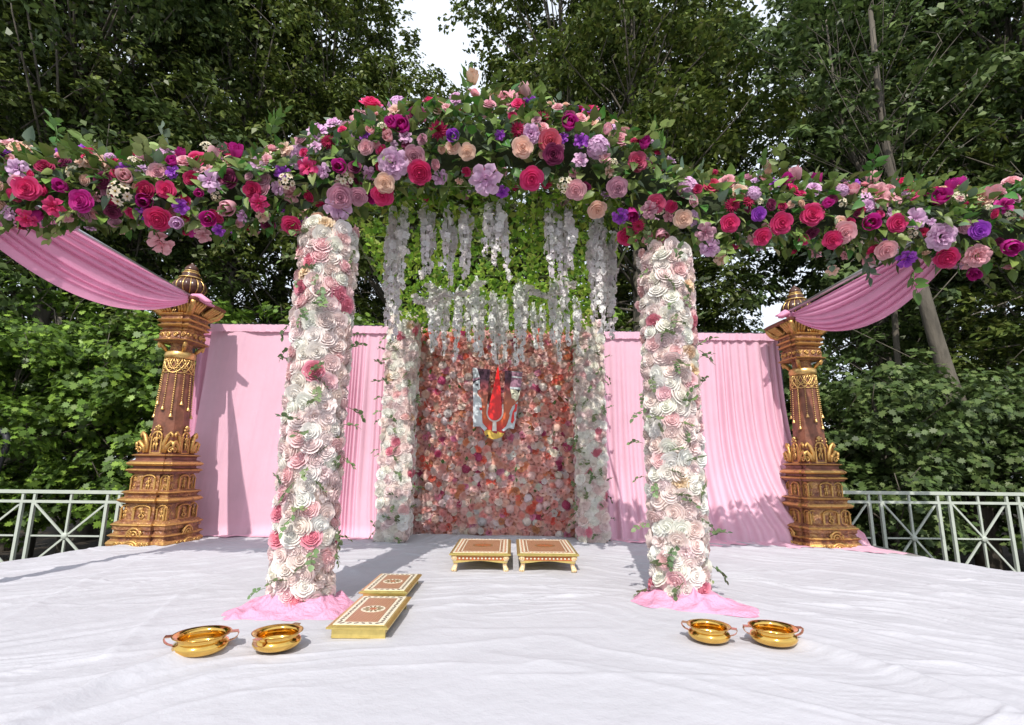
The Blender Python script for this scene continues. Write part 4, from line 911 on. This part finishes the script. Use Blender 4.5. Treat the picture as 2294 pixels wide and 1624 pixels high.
# swags from the arch ends to the pillars -------------------------------------
def swag(label, A, Bu, Bl, sag, folds, seed, tail, belly):
    """A gathered end at the pillar, Bu / Bl upper and lower corner of the wide end under the garland"""
    root = thing('fabric_swag', label, 'drape', A, 0, 'pink swags tied to the carved pillars')
    na, nb = 70, 120; s = np.linspace(0, 1, na)[:, None, None]; v = np.linspace(0, 1, nb)[None, :, None]
    A_, U, Lw = np.array(A), np.array(Bu), np.array(Bl)
    up = A_+(U-A_)*s; lo = A_+np.array([0, 0, -.05])+(Lw-A_)*s; lo = lo+np.array([0, 0, -1.])*sag*(4*s*(1-s))*np.ones_like(lo)
    v2 = v**1.0; P = up*(1-v2)+lo*v2
    ph = v[:, :, 0]*folds+.55*vnoise(v[:, :, 0]*folds*.7, s[:, :, 0]*1.3, seed)
    amp = .012+.062*np.minimum(1, s[:, :, 0]*2.2)
    fold = amp*(np.abs(np.sin(PI*ph))**.6-.6)*(.6+.4*vnoise(v[:, :, 0]*6, s[:, :, 0]*2, seed+4))
    nr = np.cross(U-A_, (Lw-np.array([0, 0, sag]))-U); nr = nr/np.linalg.norm(nr); nr = nr*(1 if nr[2] < 0 else -1)
    P = P+nr*(fold+belly*np.sin(PI*v[:, :, 0])*np.minimum(1, s[:, :, 0]*2.5))[:, :, None]-A_
    obj('drape', grid_mesh('drape', P[:, :, 0], P[:, :, 1], P[:, :, 2], PINKD), None, root)
    mb = MB(); mb.ball((0, 0, -.02), (.055, .05, .045), 14, 8)
    tl_ = Vector(tail); R = random.Random(seed)
    for k in range(5):
        o = Vector((0, R.uniform(-.03, .02), R.uniform(-.03, .02)))
        mb.tube([o*.4, tl_*.4+o+Vector((0, 0, .02)), tl_*.75+o, tl_*R.uniform(.85, 1.1)+o*1.3], [.022, .028, .024, .008], 8)
    mb.build('knot', PINKD, root)
    return root
kl = at(432, 664, PILY-.2); kr = at(1772, 703, PIL2.y-.2)
swag('pink chiffon swag tied to the pillar by the plain curtain, rising to the garland end', kl, at(85, 470, clY(85)+.22), at(-75, 478, clY(-75)+.05), .30, 7, 3, at(478, 684, PILY-.2)-kl, .05)
swag('pink chiffon swag under a bare steel pipe, tied to the pillar by the flaring curtain', kr, at(2040, 560, clY(2040)+.2), at(2125, 565, clY(2125)), .34, 7, 5, at(1742, 708, PIL2.y-.2)-kr, .05)
tp = thing('support_pipe', 'bare grey steel pipe sloping from the garland down to a carved pillar top', 'pipe', kr)
pipe('pipe', kr+Vector((-.02, 0, .03)), at(2045, 545, clY(2045)+.2), .022, tp)
mb = MB(); mb.box((0, 0, -.02), (.028, .028, .03)); mb.build('clamp', PIPE, tp)
tp = thing('support_pipe', 'bare steel pipe hidden above the swag by the plain curtain pillar', 'pipe', kl)
pipe('pipe', kl+Vector((.0, .05, -.01)), at(60, 450, clY(60)+.26), .016, tp)

# fabric pooled round the feet of the columns ------------------------------------
def puddle(label, c, lobes, seed):
    na, nb = 260, 60; th = np.linspace(0, 2*PI, na)[None, :]; t = np.linspace(0, 1, nb)[:, None]
    ct, sn = np.cos(th), np.sin(th)
    Ro = .27+sum(am*np.exp(-((np.angle(np.exp(1j*(th-a0))))/wd)**2) for a0, am, wd in lobes)+.02*vnoise(ct*4+9, sn*4, seed)
    r = .10+(Ro-.10)*t
    w1 = 2.6*vnoise(ct*1.6+r*2, sn*1.6+r*2, seed+1)+.6*vnoise(ct*3+r*3, sn*3+r*3, seed+3)
    f1 = .5+.5*np.sin(r*44+th*2+w1*2.2); f1 = f1**1.6
    f2_ = .5+.5*np.sin(th*11+r*14+w1*3); f2_ = f2_**2
    env = np.clip((1-t)*4, 0, 1)*np.clip(t*6+.5, 0, 1)
    zz_ = .017+env*(.018+.032*f1+.014*f2_*(.5+.5*vnoise(ct*3+5, sn*3, seed+6)))*(.7+.5*vnoise(ct*2, sn*2, seed+2))+.05*np.exp(-((t-.25)/.2)**2)
    o = obj('pooled_drape', grid_mesh('pooled_drape', r*ct+0*t, r*sn, zz_, PINKC), None, None, (c.x, c.y, 0), label=label, cat='drape', group='pink cloth pooled round the column feet')
puddle('pink cloth bunched round the column foot next to the flat gold footstools', PL, [(-2.4, .17, .5), (-.5, .22, .5), (-1.5, .06, .5)], 50)
puddle('pink cloth bunched round the column foot behind two brass bowls, no stools near', PR, [(-.85, .26, .45), (-2.6, .10, .5), (-1.6, .08, .5)], 60)

# ------------------------------------------------------------------ brass bowls
def bowl(px, py, R, rz, label):
    g = gnd(px, py); root = thing('brass_bowl', label, 'bowl', (g.x, g.y, .02), rz, 'brass bowls at the column feet'); s = R/.14
    out = [(.060, .0), (.095, .004), (.128, .022), (.140, .042), (.134, .060), (.120, .070), (.116, .076), (.121, .080), (.118, .086), (.128, .092), (.146, .098), (.147, .102)]
    inn = [(.140, .101), (.122, .096), (.112, .088), (.115, .078), (.113, .070), (.126, .058), (.130, .042), (.120, .026), (.09, .010), (.0005, .006)]
    mb = MB(); mb.lathe([(r*s, z*s) for r, z in out+inn], 56, cap1=False); mb.build('bowl_body', BRASS, root)
    for sg in (-1, 1):
        mb = MB(); mb.box((sg*.160*s, 0, .099*s), (.020*s, .022*s, .0022*s)); 
        pts = [(.178, .098), (.183, .088), (.177, .072), (.162, .060), (.146, .054), (.136, .050)]
        for a, b_ in zip(pts[:-1], pts[1:]): mb.bar((sg*a[0]*s, 0, a[1]*s), (sg*b_[0]*s, 0, b_[1]*s), .011*s, .0022*s, up=(0, 1, 0)) if False else mb.bar((sg*a[0]*s, 0, a[1]*s), (sg*b_[0]*s, 0, b_[1]*s), .0022*s, .011*s, up=(0, 1, 0))
        mb.build('handle', COPPER, root)
bowl(447, 1474, .112, math.radians(20), 'brass bowl with both strap handles out, resting by the sheet fold away from the column')
bowl(618, 1464, .104, math.radians(72), 'smaller brass bowl directly before the column beside the flat gold footstools')
bowl(1590, 1445, .098, math.radians(-28), 'brass bowl on the edge of the pink cloth, closest to the column without stools')
bowl(1735, 1452, .106, math.radians(-4), 'brass bowl with strap handles spread wide, beyond the pink cloth of the column without stools')
# ------------------------------------------------------------------ gold stools
def inlay_mat(name, a, b_, scale, mortar, off=.5, w_=.5, h_=.25):
    m, n, out = newmat(name); p = N(n, 'ShaderNodeBsdfPrincipled'); t = N(n, 'ShaderNodeTexCoord')
    br = N(n, 'ShaderNodeTexBrick'); br.inputs['Scale'].default_value = scale; br.inputs['Color1'].default_value = (*a, 1); br.inputs['Color2'].default_value = (*(x*.75 for x in a), 1)
    br.inputs['Mortar'].default_value = (*b_, 1); br.inputs['Mortar Size'].default_value = mortar; br.inputs['Brick Width'].default_value = w_; br.inputs['Row Height'].default_value = h_; br.offset = off
    n.links.new(t.outputs['Object'], br.inputs['Vector']); n.links.new(br.outputs['Color'], p.inputs['Base Color']); p.inputs['Roughness'].default_value = .35
    bump(n, br.outputs['Fac'], .3, .001, p); n.links.new(p.outputs[0], out.inputs[0]); return m
FIELD = inlay_mat('red_lattice_inlay', (.22, .03, .018), (.56, .36, .19), 24, .045)
RUST = simple('rust_enamel', (.42, .12, .035), .35, .1, 40, .3); CREAMP = simple('cream_enamel', (.70, .64, .50), .4, 0, 60, .12); DARKE = simple('dark_enamel', (.055, .03, .015), .4)
GREEN_E = simple('bronze_enamel', (.20, .13, .05), .4, .2)
def ring_frame(mb, a0, b0, a1, b1, z0, z1):
    """rectangular frame, outer half sizes a0,b0 inner a1,b1"""
    for (x0, x1, y0, y1) in ((-a0, a0, b1, b0), (-a0, a0, -b0, -b1), (-a0, -a1, -b1, b1), (a1, a0, -b1, b1)):
        mb.box(((x0+x1)/2, (y0+y1)/2, (z0+z1)/2), ((x1-x0)/2, (y1-y0)/2, (z1-z0)/2))
def stool_top(root, a, b_, z, th, style):
    mb = MB(); mb.loft([[(sx*(a+d), sy*(b_+d), zz_) for sx, sy in ((-1, -1), (1, -1), (1, 1), (-1, 1))] for d, zz_ in ((-.012, z-th), (.004, z-th*.7), (.006, z-th*.35), (-.004, z-.002), (-.012, z))]); mb.build('top_board', GOLDF, root)
    e = .0012; bw = .042; m0 = .020
    mb = MB(); ring_frame(mb, a-m0, b_-m0, a-m0-bw, b_-m0-bw, z, z+e*2); mb.build('border_inlay', CREAMP, root)
    ai, bi = a-m0-bw, b_-m0-bw
    mb = MB(); mb.box((0, 0, z+e), (ai-.001, bi-.001, e)); mb.build('lattice_field', FIELD, root)
    mb = MB()                                                       # dark scrolling motif in the border
    for axis, ln, of in ((0, a-m0-bw/2, b_-m0-bw/2), (1, b_-m0-bw/2, a-m0-bw/2)):
        n = int(2*ln/.030)
        for k in range(n):
            q = -ln+2*ln*(k+.5)/n
            for sg in (-1, 1):
                c = (q, sg*of) if axis == 0 else (sg*of, q); rot = random.choice((.6, -.6))+axis*PI/2
                M = Matrix.Translation((c[0], c[1], z+e*2)) @ Matrix.Rotation(rot, 4, 'Z'); mb.loft([[(.0125*math.cos(2*PI*i/8), .0055*math.sin(2*PI*i/8), zz_) for i in range(8)] for zz_ in (0, .0012)], M=M)
    mb.build('border_motif', DARKE if style == 0 else RUST, root)
    if style == 1:
        mb = MB(); ring_frame(mb, ai-.018, bi-.015, ai-.026, bi-.023, z+2*e, z+3*e); mb.build('inner_border', CREAMP, root)
    rx = min(ai, bi)*.78 if style == 0 else min(ai, bi)*.5; ry = rx
    md = MB(); md.lathe([(rx, z+2*e), (rx, z+3*e)], 40, smooth=False, M=Matrix.Identity(4)); mo = md.build('medallion', CREAMP if style == 0 else GREEN_E, root)
    md = MB()
    for k in range(12):
        M = Matrix.Rotation(2*PI*k/12, 4, 'Z') @ Matrix.Translation((rx*.62, 0, z+3*e)); md.loft([[(rx*.27*math.cos(2*PI*i/8), rx*.10*math.sin(2*PI*i/8), zz_) for i in range(8)] for zz_ in (0, .0012)], M=M)
    md.build('medallion_petal', GREEN_E if style == 0 else RUST, mo)
    md = MB(); md.lathe([(rx*.3, z+3*e), (rx*.3, z+3*e+.0012)], 20, smooth=False); md.build('medallion_heart', RUST, mo)
def flat_stool(label, pf, pb, group):
    """pf=(xl,xr,y) front top edge, pb same for the back, display px"""
    h = .078; A = gnd(pf[0], pf[2], h); B_ = gnd(pf[1], pf[2], h); C_ = gnd(pb[0], pb[2], h)
    a = (B_.x-A.x)/2; d = (C_.y-A.y)/2
    root = thing('footstool', label, 'footstool', ((A.x+B_.x)/2, (A.y+C_.y)/2, .016), 0, group); h -= .016
    stool_top(root, a, d, h, .020, 0)
    for sg in (-1, 1):
        mb = MB(); mb.box((0, sg*(d-.035), (h-.02)/2), (a*.90, .010, (h-.02)/2)); mb.build('leg_board', GOLDF, root)
    for sx in (-1, 1): mb = MB(); mb.box((sx*(a*.86), 0, h-.02-.011), (.006, d-.047, .011)); mb.build('apron', GOLDF, root)
GS = 'flat gold footstools'
flat_stool('flat gold footstool with red lattice top touching the pink cloth of the column', (733, 869, 1402), (800, 912, 1334), GS)
flat_stool('flat gold footstool with red lattice top set further in, nearer the small legged tables', (806, 912, 1324), (846, 948, 1284), GS)
LEGM = inlay_mat('leg_diaper_inlay', (.45, .14, .04), (.78, .62, .36), 38, .16, .5, .5, .5)
def legged_stool(label, pf, pb, yb, group):
    base = gnd((pf[0]+pf[1])/2, yb); yf = base.y; d0 = ray((pf[0]+pf[1])/2, pf[2]); h = (CAMP+d0*(yf-.01)/d0.y).z
    A = at(pf[0], pf[2], yf); B_ = at(pf[1], pf[2], yf); C_ = gnd((pb[0]+pb[1])/2, pb[2], h)
    a = (B_.x-A.x)/2; d = max(.16, (C_.y-yf)/2)
    root = thing('low_table', label, 'low table', ((A.x+B_.x)/2, yf+d, .016), 0, group); h -= .016
    stool_top(root, a, d, h, .022, 1)
    for ax, ln, of in ((0, a-.03, d-.03), (1, d-.03, a-.03)):
        for sg in (-1, 1):
            Rz = Matrix.Identity(4) if ax == 0 else Matrix.Rotation(PI/2, 4, 'Z'); zt = h-.022; n = 12
            lower = [(-ln+2*ln*i/n, zt-.046-.008*math.cos(2*PI*i/n)*(1 if 0 < i < n else 1)) for i in range(n+1)]
            mb = MB(); mb.prism([(-ln, zt)]+lower+[(ln, zt)], sg*of-.008, sg*of+.008, M=Rz); ap = mb.build('apron', GOLDF, root)
            mb = MB(); mb.box((0, sg*(of+.010), zt-.019), (ln*.98, .003, .015), M=Rz); mb.build('apron_inlay', RUST, ap)
            mb = MB(); nn_ = int(2*ln/.028)
            for k in range(nn_): mb.ball((-ln+2*ln*(k+.5)/nn_, sg*(of+.013), zt-.019), (.009, .003, .008), 6, 4, M=Rz)
            mb.build('apron_petal', CREAMP, ap)
    for sx in (-1, 1):
        for sy in (-1, 1):
            mb = MB(); zt = h-.022
            prof = [(0, 1.0, .021), (.10, 1.02, .024), (.22, 1.0, .021), (.38, .965, .017), (.55, .965, .018), (.72, 1.0, .023), (.86, 1.015, .027), (1, 1.0, .026)]
            rings = []
            for t, k, r in prof:
                cx_, cy_ = sx*(a-.035)*k, sy*(d-.035)*k; rings.append([(cx_+r*math.cos(2*PI*i/10), cy_+r*math.sin(2*PI*i/10), zt*t) for i in range(10)])
            mb.loft(rings, smooth=True); mb.build('leg', LEGM, root)
GT = 'small gold tables before the flower wall'
legged_stool('small gold legged table before the flower wall, on the footstools side', (1008, 1143, 1240), (1028, 1137, 1207), 1287, GT)
legged_stool('small gold legged table before the flower wall, on the side away from the footstools', (1160, 1296, 1241), (1166, 1266, 1208), 1288, GT)

# ------------------------------------------------------------------ white railings
def railing(label, p0, p1, first, pw, gw, npan, ztop):
    """run from p0 to p1 (world xy); panels of width pw with gaps gw"""
    p0, p1 = Vector((*p0, 0)), Vector((*p1, 0)); dr = (p1-p0).normalized(); root = thing('railing', label, 'railing', (p0.x, p0.y, GZ), math.atan2(dr.y, dr.x), 'white metal railings')
    L = (p1-p0).length; zt = ztop-GZ; zm = zt-.105; zb = .12
    def m(name, fn): mb = MB(); fn(mb); return mb.build(name, RAILP, root)
    m('top_rail', lambda q: q.box((L/2, 0, zt), (L/2, .022, .018))); m('middle_rail', lambda q: q.box((L/2, 0, zm), (L/2, .015, .014))); m('bottom_rail', lambda q: q.box((L/2, 0, zb), (L/2, .015, .016)))
    x = first
    for k in range(npan):
        x0, x1 = x, x+pw; xm = (x0+x1)/2; zc = (zm+zb)/2
        for q in (x0, x1): m('post', lambda b_: (b_.box((q, 0, (zm-.0145)/2), (.016, .016, (zm-.0145)/2)), b_.box((q, 0, (zm+zt)/2-.002), (.013, .013, (zt-zm)/2-.0165))))
        m('baluster', lambda b_: b_.box((xm, .0, (zb+zm)/2), (.011, .011, (zm-zb)/2-.0155))); m('baluster', lambda b_: b_.box((xm, .0, (zm+zt)/2-.002), (.011, .011, (zt-zm)/2-.0165)))
        m('crossbar', lambda b_: (b_.box(((x0+xm)/2-.0, .0, zc), ((xm-x0)/2-.028, .008, .008)), b_.box(((x1+xm)/2, 0, zc), ((xm-x0)/2-.028, .008, .008))))
        for (a, b_2, yo) in (((x0+.017, zb+.017), (x1-.017, zm-.015), .013), ((x0+.017, zm-.015), (x1-.017, zb+.017), -.013)):
            m('brace', lambda b_: b_.bar((a[0], yo, a[1]), (b_2[0], yo, b_2[1]), .0075, .010))
        m('medallion', lambda b_: b_.lathe([(.03, -.026), (.034, -.02), (.034, .02), (.03, .026)], 16, M=Matrix.Translation((xm, 0, zc)) @ Matrix.Rotation(PI/2, 4, 'X')))
        x = x1
        xg = x1+gw/2
        if gw > .2: m('post', lambda b_: b_.box((xg, 0, (zm-.0145)/2), (.016, .016, (zm-.0145)/2)))
        x = x1+gw
RYL = 6.0
tl = at(0, 1100, RYL); tl2 = at(285, 1098, RYL)
ppm = F/((tl-CAMP).dot(_f))
pwL = 163/ppm; gwL = 26/ppm
xpan = at(78, 1118, RYL).x
railing('white metal railing with crossed panels beyond the sheet by the plain curtain pillar', (xpan-2*(pwL+gwL), RYL+.0), (xpan+pwL+.9, RYL), 0.0, pwL, gwL, 4, tl.z)
RYR = 6.25
tr = at(2200, 1106, RYR); ppm = F/((tr-CAMP).dot(_f)); pwR = 128/ppm; gwR = 26/ppm
xp = at(1972, 1120, RYR).x
railing('white metal railing with crossed panels beyond the sheet by the flaring curtain pillar', (xp-(pwR+gwR), RYR), (xp+3*(pwR+gwR), RYR), 0.0, pwR, gwR, 4, tr.z)
hp = at(8, 1000, 6.6); mb = MB(); hk = thing('hook_post', 'black curved metal post end just beyond the white railing', 'post', (hp.x, 6.6, GZ))
zt = at(5, 972, 6.6).z-GZ
mb.tube([(-.06, 0, 0), (-.03, 0, zt-.45), (.03, 0, zt-.18), (.035, 0, zt-.08), (.0, 0, zt), (-.06, 0, zt+.03), (-.14, 0, zt)], .038, 10); mb.build('hook', DARKM, hk)

# ------------------------------------------------------------------ trees and undergrowth
LOBED = []
_a = [(0, 0), (.10, .18), (.34, .16), (.24, .36), (.46, .50), (.24, .60), (.26, .82), (.10, .78), (0, 1.0)]
LOB = ([(x, y, .10*abs(x)-.12*y*y) for x, y in _a]+[(-x, y, .10*abs(x)-.12*y*y) for x, y in _a[-2:0:-1]], [tuple(range(16))])
TG = [(.085, .125, .026), (.12, .165, .034), (.155, .20, .042), (.07, .105, .026), (.13, .15, .038)]
UG = [(.11, .20, .03), (.16, .27, .038), (.08, .14, .026), (.22, .34, .05), (.065, .11, .024)]
DG = [(.075, .12, .032), (.10, .155, .045), (.055, .09, .028), (.135, .185, .06)]
def crown_arrays(clumps, per, size, cols, geo):
    Ps, Ns = [], []
    for (c, r) in clumps:
        n = int(per*r*r); d = RNG.normal(size=(n, 3)); d /= np.linalg.norm(d, axis=1, keepdims=True)
        # sprays: gather leaves on a handful of twig tips inside the clump
        k = max(4, int(n/26)); tips = RNG.normal(size=(k, 3)); tips /= np.linalg.norm(tips, axis=1, keepdims=True); tips *= (RNG.uniform(.55, 1.0, (k, 1))); tips[:, 2] *= .7
        j = RNG.integers(0, k, n); p = tips[j]+d*RNG.random((n, 1))**.6*np.array([.30, .30, .14])
        Ps.append(np.array(c)+p*r); Ns.append(tips[j]*.6+d*.45+np.array([0, -.25, .75])+RNG.normal(0, .35, (n, 3)))
    P = np.vstack(Ps); Nn = np.vstack(Ns); n = len(P)
    return leaf_cloud(P, Nn, RNG.uniform(*size, n), pick(cols, n, .35), geo)
def limb_mesh(trunk, rads, clumps, name='trunk', br=.035):
    mb = MB(); mb.tube(trunk, rads, 9)
    T = [Vector(p) for p in trunk]
    for (c, r) in clumps:
        c = Vector(c); i = max(1, min(len(T)-1, next((k for k, p in enumerate(T) if p.z > c.z-.35*(c-T[0]).length*.6), len(T)-1)))
        a = T[i-1].lerp(T[i], random.random()); m = a.lerp(c, .5)+Vector((0, 0, random.uniform(-.1, .35)))
        rb = max(.012, min(rads[i]*.5, br*(.6+r*.4))); mb.tube([a, m, c, c+Vector((random.uniform(-.5, .5)*r, random.uniform(-.5, .5)*r, .4*r))], [rb, rb*.7, rb*.4, .006], 5)
    return mb.mesh(name, BARK)
def mk_tree(seed, H, R, z0, nclump, per, size, cols, geo, lean=0, rad=.2, rc=(.8, 1.4)):
    random.seed(seed); cl_ = []
    for i in range(nclump):
        t = random.random()**.8; z = z0+(H-z0)*t; rr = R*math.sqrt(max(.05, 1-((t-.38)/.66)**2)); a = random.uniform(0, 2*PI); q = rr*random.uniform(.35, 1)
        cl_.append(((q*math.cos(a)+lean*z*.1, q*math.sin(a), z), random.uniform(*rc)))
    tr_ = [(lean*.1*H*t+.15*math.sin(seed+4*t)*t, .15*math.cos(seed+3*t)*t, -.3+(H*.93+.3)*t) for t in (0, .04, .2, .4, .6, .8, 1)]
    tk = limb_mesh(tr_, [rad*1.5, rad*1.1, rad, rad*.8, rad*.6, rad*.35, .03], cl_)
    V, Fc, C = crown_arrays(cl_, per, size, cols, geo); return tk, fast_mesh('crown', V, Fc, C, TREELEAF)
TREES = [mk_tree(1, 19, 3.9, 2.6, 120, 235, (.13, .23), TG, DIAM, rad=.24), mk_tree(2, 16, 3.5, 1.8, 105, 235, (.12, .21), TG, DIAM), mk_tree(3, 20, 3.7, 4.2, 110, 235, (.13, .24), TG[:4], DIAM, rad=.25), mk_tree(4, 17, 3.4, 3.4, 95, 235, (.13, .22), DG, DIAM)]
SHRUB = [mk_tree(11, 3.5, 1.7, .75, 34, 400, (.09, .15), UG, LOB, rad=.05, rc=(.5, .85)), mk_tree(12, 4.2, 1.6, .9, 36, 400, (.09, .15), UG, LOB, rad=.06, rc=(.5, .9)), mk_tree(13, 3.1, 1.8, .6, 34, 480, (.085, .14), DG, LOB, rad=.05, rc=(.5, .85))]
def gz_at(x, y): return GZ-.17-max(0, min(4, y-7))*.12
def plant(kind, x, y, s, rz, label, group, cat='tree', name='tree', sz=None, col=(1, 1, 1)):
    tk, crn = kind; t = thing(name, label, cat, (x, y, gz_at(x, y)), rz, group); t.scale = (s, s, sz or s)
    obj('trunk' if name == 'tree' else 'stem', tk, None, t); obj('crown' if name == 'tree' else 'foliage', crn, None, t, color=col)
random.seed(99)
def px_x(px, Y): return at(px, 900, Y).x
LT = {'near': 'leafy broadleaf tree standing close behind the pink backdrop', 'far': 'deeper woodland tree filling the view behind the nearer trees', 'left': 'dark tall tree rising behind the railing on the plain curtain side', 'right': 'dark tall tree rising behind the railing on the flaring curtain side'}
for (px, Y, k, s, g, sz) in ((60, 11, 3, 1.0, 'left', None), (-250, 10, 2, .9, 'left', None), (240, 13, 0, 1.0, 'left', None), (480, 14, 1, 1.02, 'near', None), (690, 15, 0, .92, 'near', None), (880, 15, 1, .88, 'near', None), (1010, 17, 1, .86, 'near', None),
      (1270, 15, 0, 1.02, 'near', None), (1440, 13.5, 1, 1.05, 'near', None), (1535, 16, 2, .9, 'near', None), (1990, 15, 3, 1.0, 'right', None), (2130, 16, 2, .95, 'right', None), (2400, 12, 3, 1.05, 'right', None), (2580, 10.5, 0, .9, 'right', None),
      (-150, 17, 0, 1.1, 'far', None), (360, 20, 2, 1.05, 'far', None), (600, 22, 0, 1.05, 'far', None), (800, 23, 1, .95, 'far', None), (1150, 24, 1, .95, 'far', None), (1400, 22, 0, 1.1, 'far', None), (1510, 24, 0, 1.0, 'far', None), (2010, 22, 1, 1.05, 'far', None), (2050, 24, 0, 1.1, 'far', None), (2450, 19, 2, 1.0, 'far', None), (100, 24, 1, 1.3, 'far', None), (2280, 25, 0, 1.1, 'far', None)):
    lab_ = {1010: 'lower leafy tree whose jagged top lies under the open patch of sky', 1270: 'tall leafy tree bordering the open sky patch on the flaring curtain side', 880: 'leafy tree bordering the open sky patch on the plain curtain side'}.get(px, LT[g])
    plant(TREES[k], px_x(px, Y), Y, s, random.uniform(0, 6.28), lab_, 'woodland trees: '+g, sz=sz, col=(.85, .85, .85) if g in ('left', 'right') else (1, 1, 1))
for (px, Y, k, s, lab) in ((40, 8.0, 0, .95, 0), (190, 8.3, 1, .85, 0), (330, 8.2, 0, .95, 0), (-120, 7.8, 1, .9, 0), (120, 9.4, 1, 1.1, 0), (420, 9.2, 1, 1.05, 1), (560, 9.0, 0, 1.05, 1), (700, 9.3, 1, 1.0, 1), (830, 9.0, 0, 1.1, 1), (960, 9.6, 1, 1.0, 1), (1120, 9.4, 0, 1.05, 1), (1280, 9.4, 1, 1.0, 1), (1420, 9.0, 2, 1.12, 1), (1560, 9.2, 2, 1.1, 1), (1700, 9.0, 2, 1.15, 1), (1850, 8.6, 2, 1.05, 2), (1965, 8.2, 2, .92, 2), (2050, 9.9, 2, .9, 2), (2370, 8.3, 2, .95, 2), (2500, 8.0, 2, 1.0, 2), (2080, 11.0, 2, 1.15, 2), (2280, 10.8, 2, 1.2, 2)):
    plant(SHRUB[k], px_x(px, Y), Y, s, random.uniform(0, 6.28), ('sunlit maple leaved shrub growing right behind the railing by the plain curtain', 'tall leafy shrub growing right behind the pink curtains', 'dark green oak leaved shrub growing right behind the railing by the flaring curtain')[lab], ('shrubs behind the railing by the plain curtain', 'shrubs behind the curtains', 'shrubs behind the railing by the flaring curtain')[lab], 'shrub', 'shrub')
# the two trees whose bare trunks show
for (pts, rad, lab, Y) in ((((2190, 1090), (2165, 960), (2120, 840), (2090, 740), (2040, 560), (2005, 420), (1985, 330), (1965, 180), (1950, 20)), .17, 'tree with thick leaning bare trunk showing above the railing by the flaring curtain', 9.2),
                           (((2040, 1090), (2010, 800), (1990, 500), (1900, 330), (1870, 200), (1850, 40)), .08, 'thin forked dark trunk tree beside the thick leaning one', 12.0)):
    W = [at(a, b, Y) for a, b in pts]; base = Vector((W[0].x, Y, gz_at(0, Y))); random.seed(5)
    cl_ = [((W[-1]-base)+Vector((random.uniform(-2.2, 2.2), random.uniform(-1.2, 1.2), random.uniform(-1.6, 1.5))), random.uniform(.6, 1.0)) for _ in range(18)]+[((W[5]-base)+Vector((random.uniform(-2.5, 3), random.uniform(.3, 1.8), random.uniform(-1.6, 1.2))), random.uniform(.5, .8)) for _ in range(10)]+[((W[-3]-base)+Vector((random.uniform(-2, 2), random.uniform(-1.4, .3), random.uniform(-1.0, 1.6))), random.uniform(.4, .75)) for _ in range(14)]
    cl_ = [((c.x, c.y, c.z), r) for c, r in cl_]
    t = thing('tree', lab, 'tree', base); tk = limb_mesh([Vector((W[0].x-base.x, 0, -.3))]+[p-base for p in W], [rad*1.2]+[rad*(1-.75*i/(len(W)-1)) for i in range(len(W))], cl_, br=.013); obj('trunk', tk, None, t)
    V, Fc, C = crown_arrays(cl_, 240, (.12, .2), DG, DIAM); obj('crown', fast_mesh('crown', V, Fc, C, TREELEAF), None, t)
S.render.engine = 'CYCLES'
S.cycles.max_bounces = 4; S.cycles.transparent_max_bounces = 4
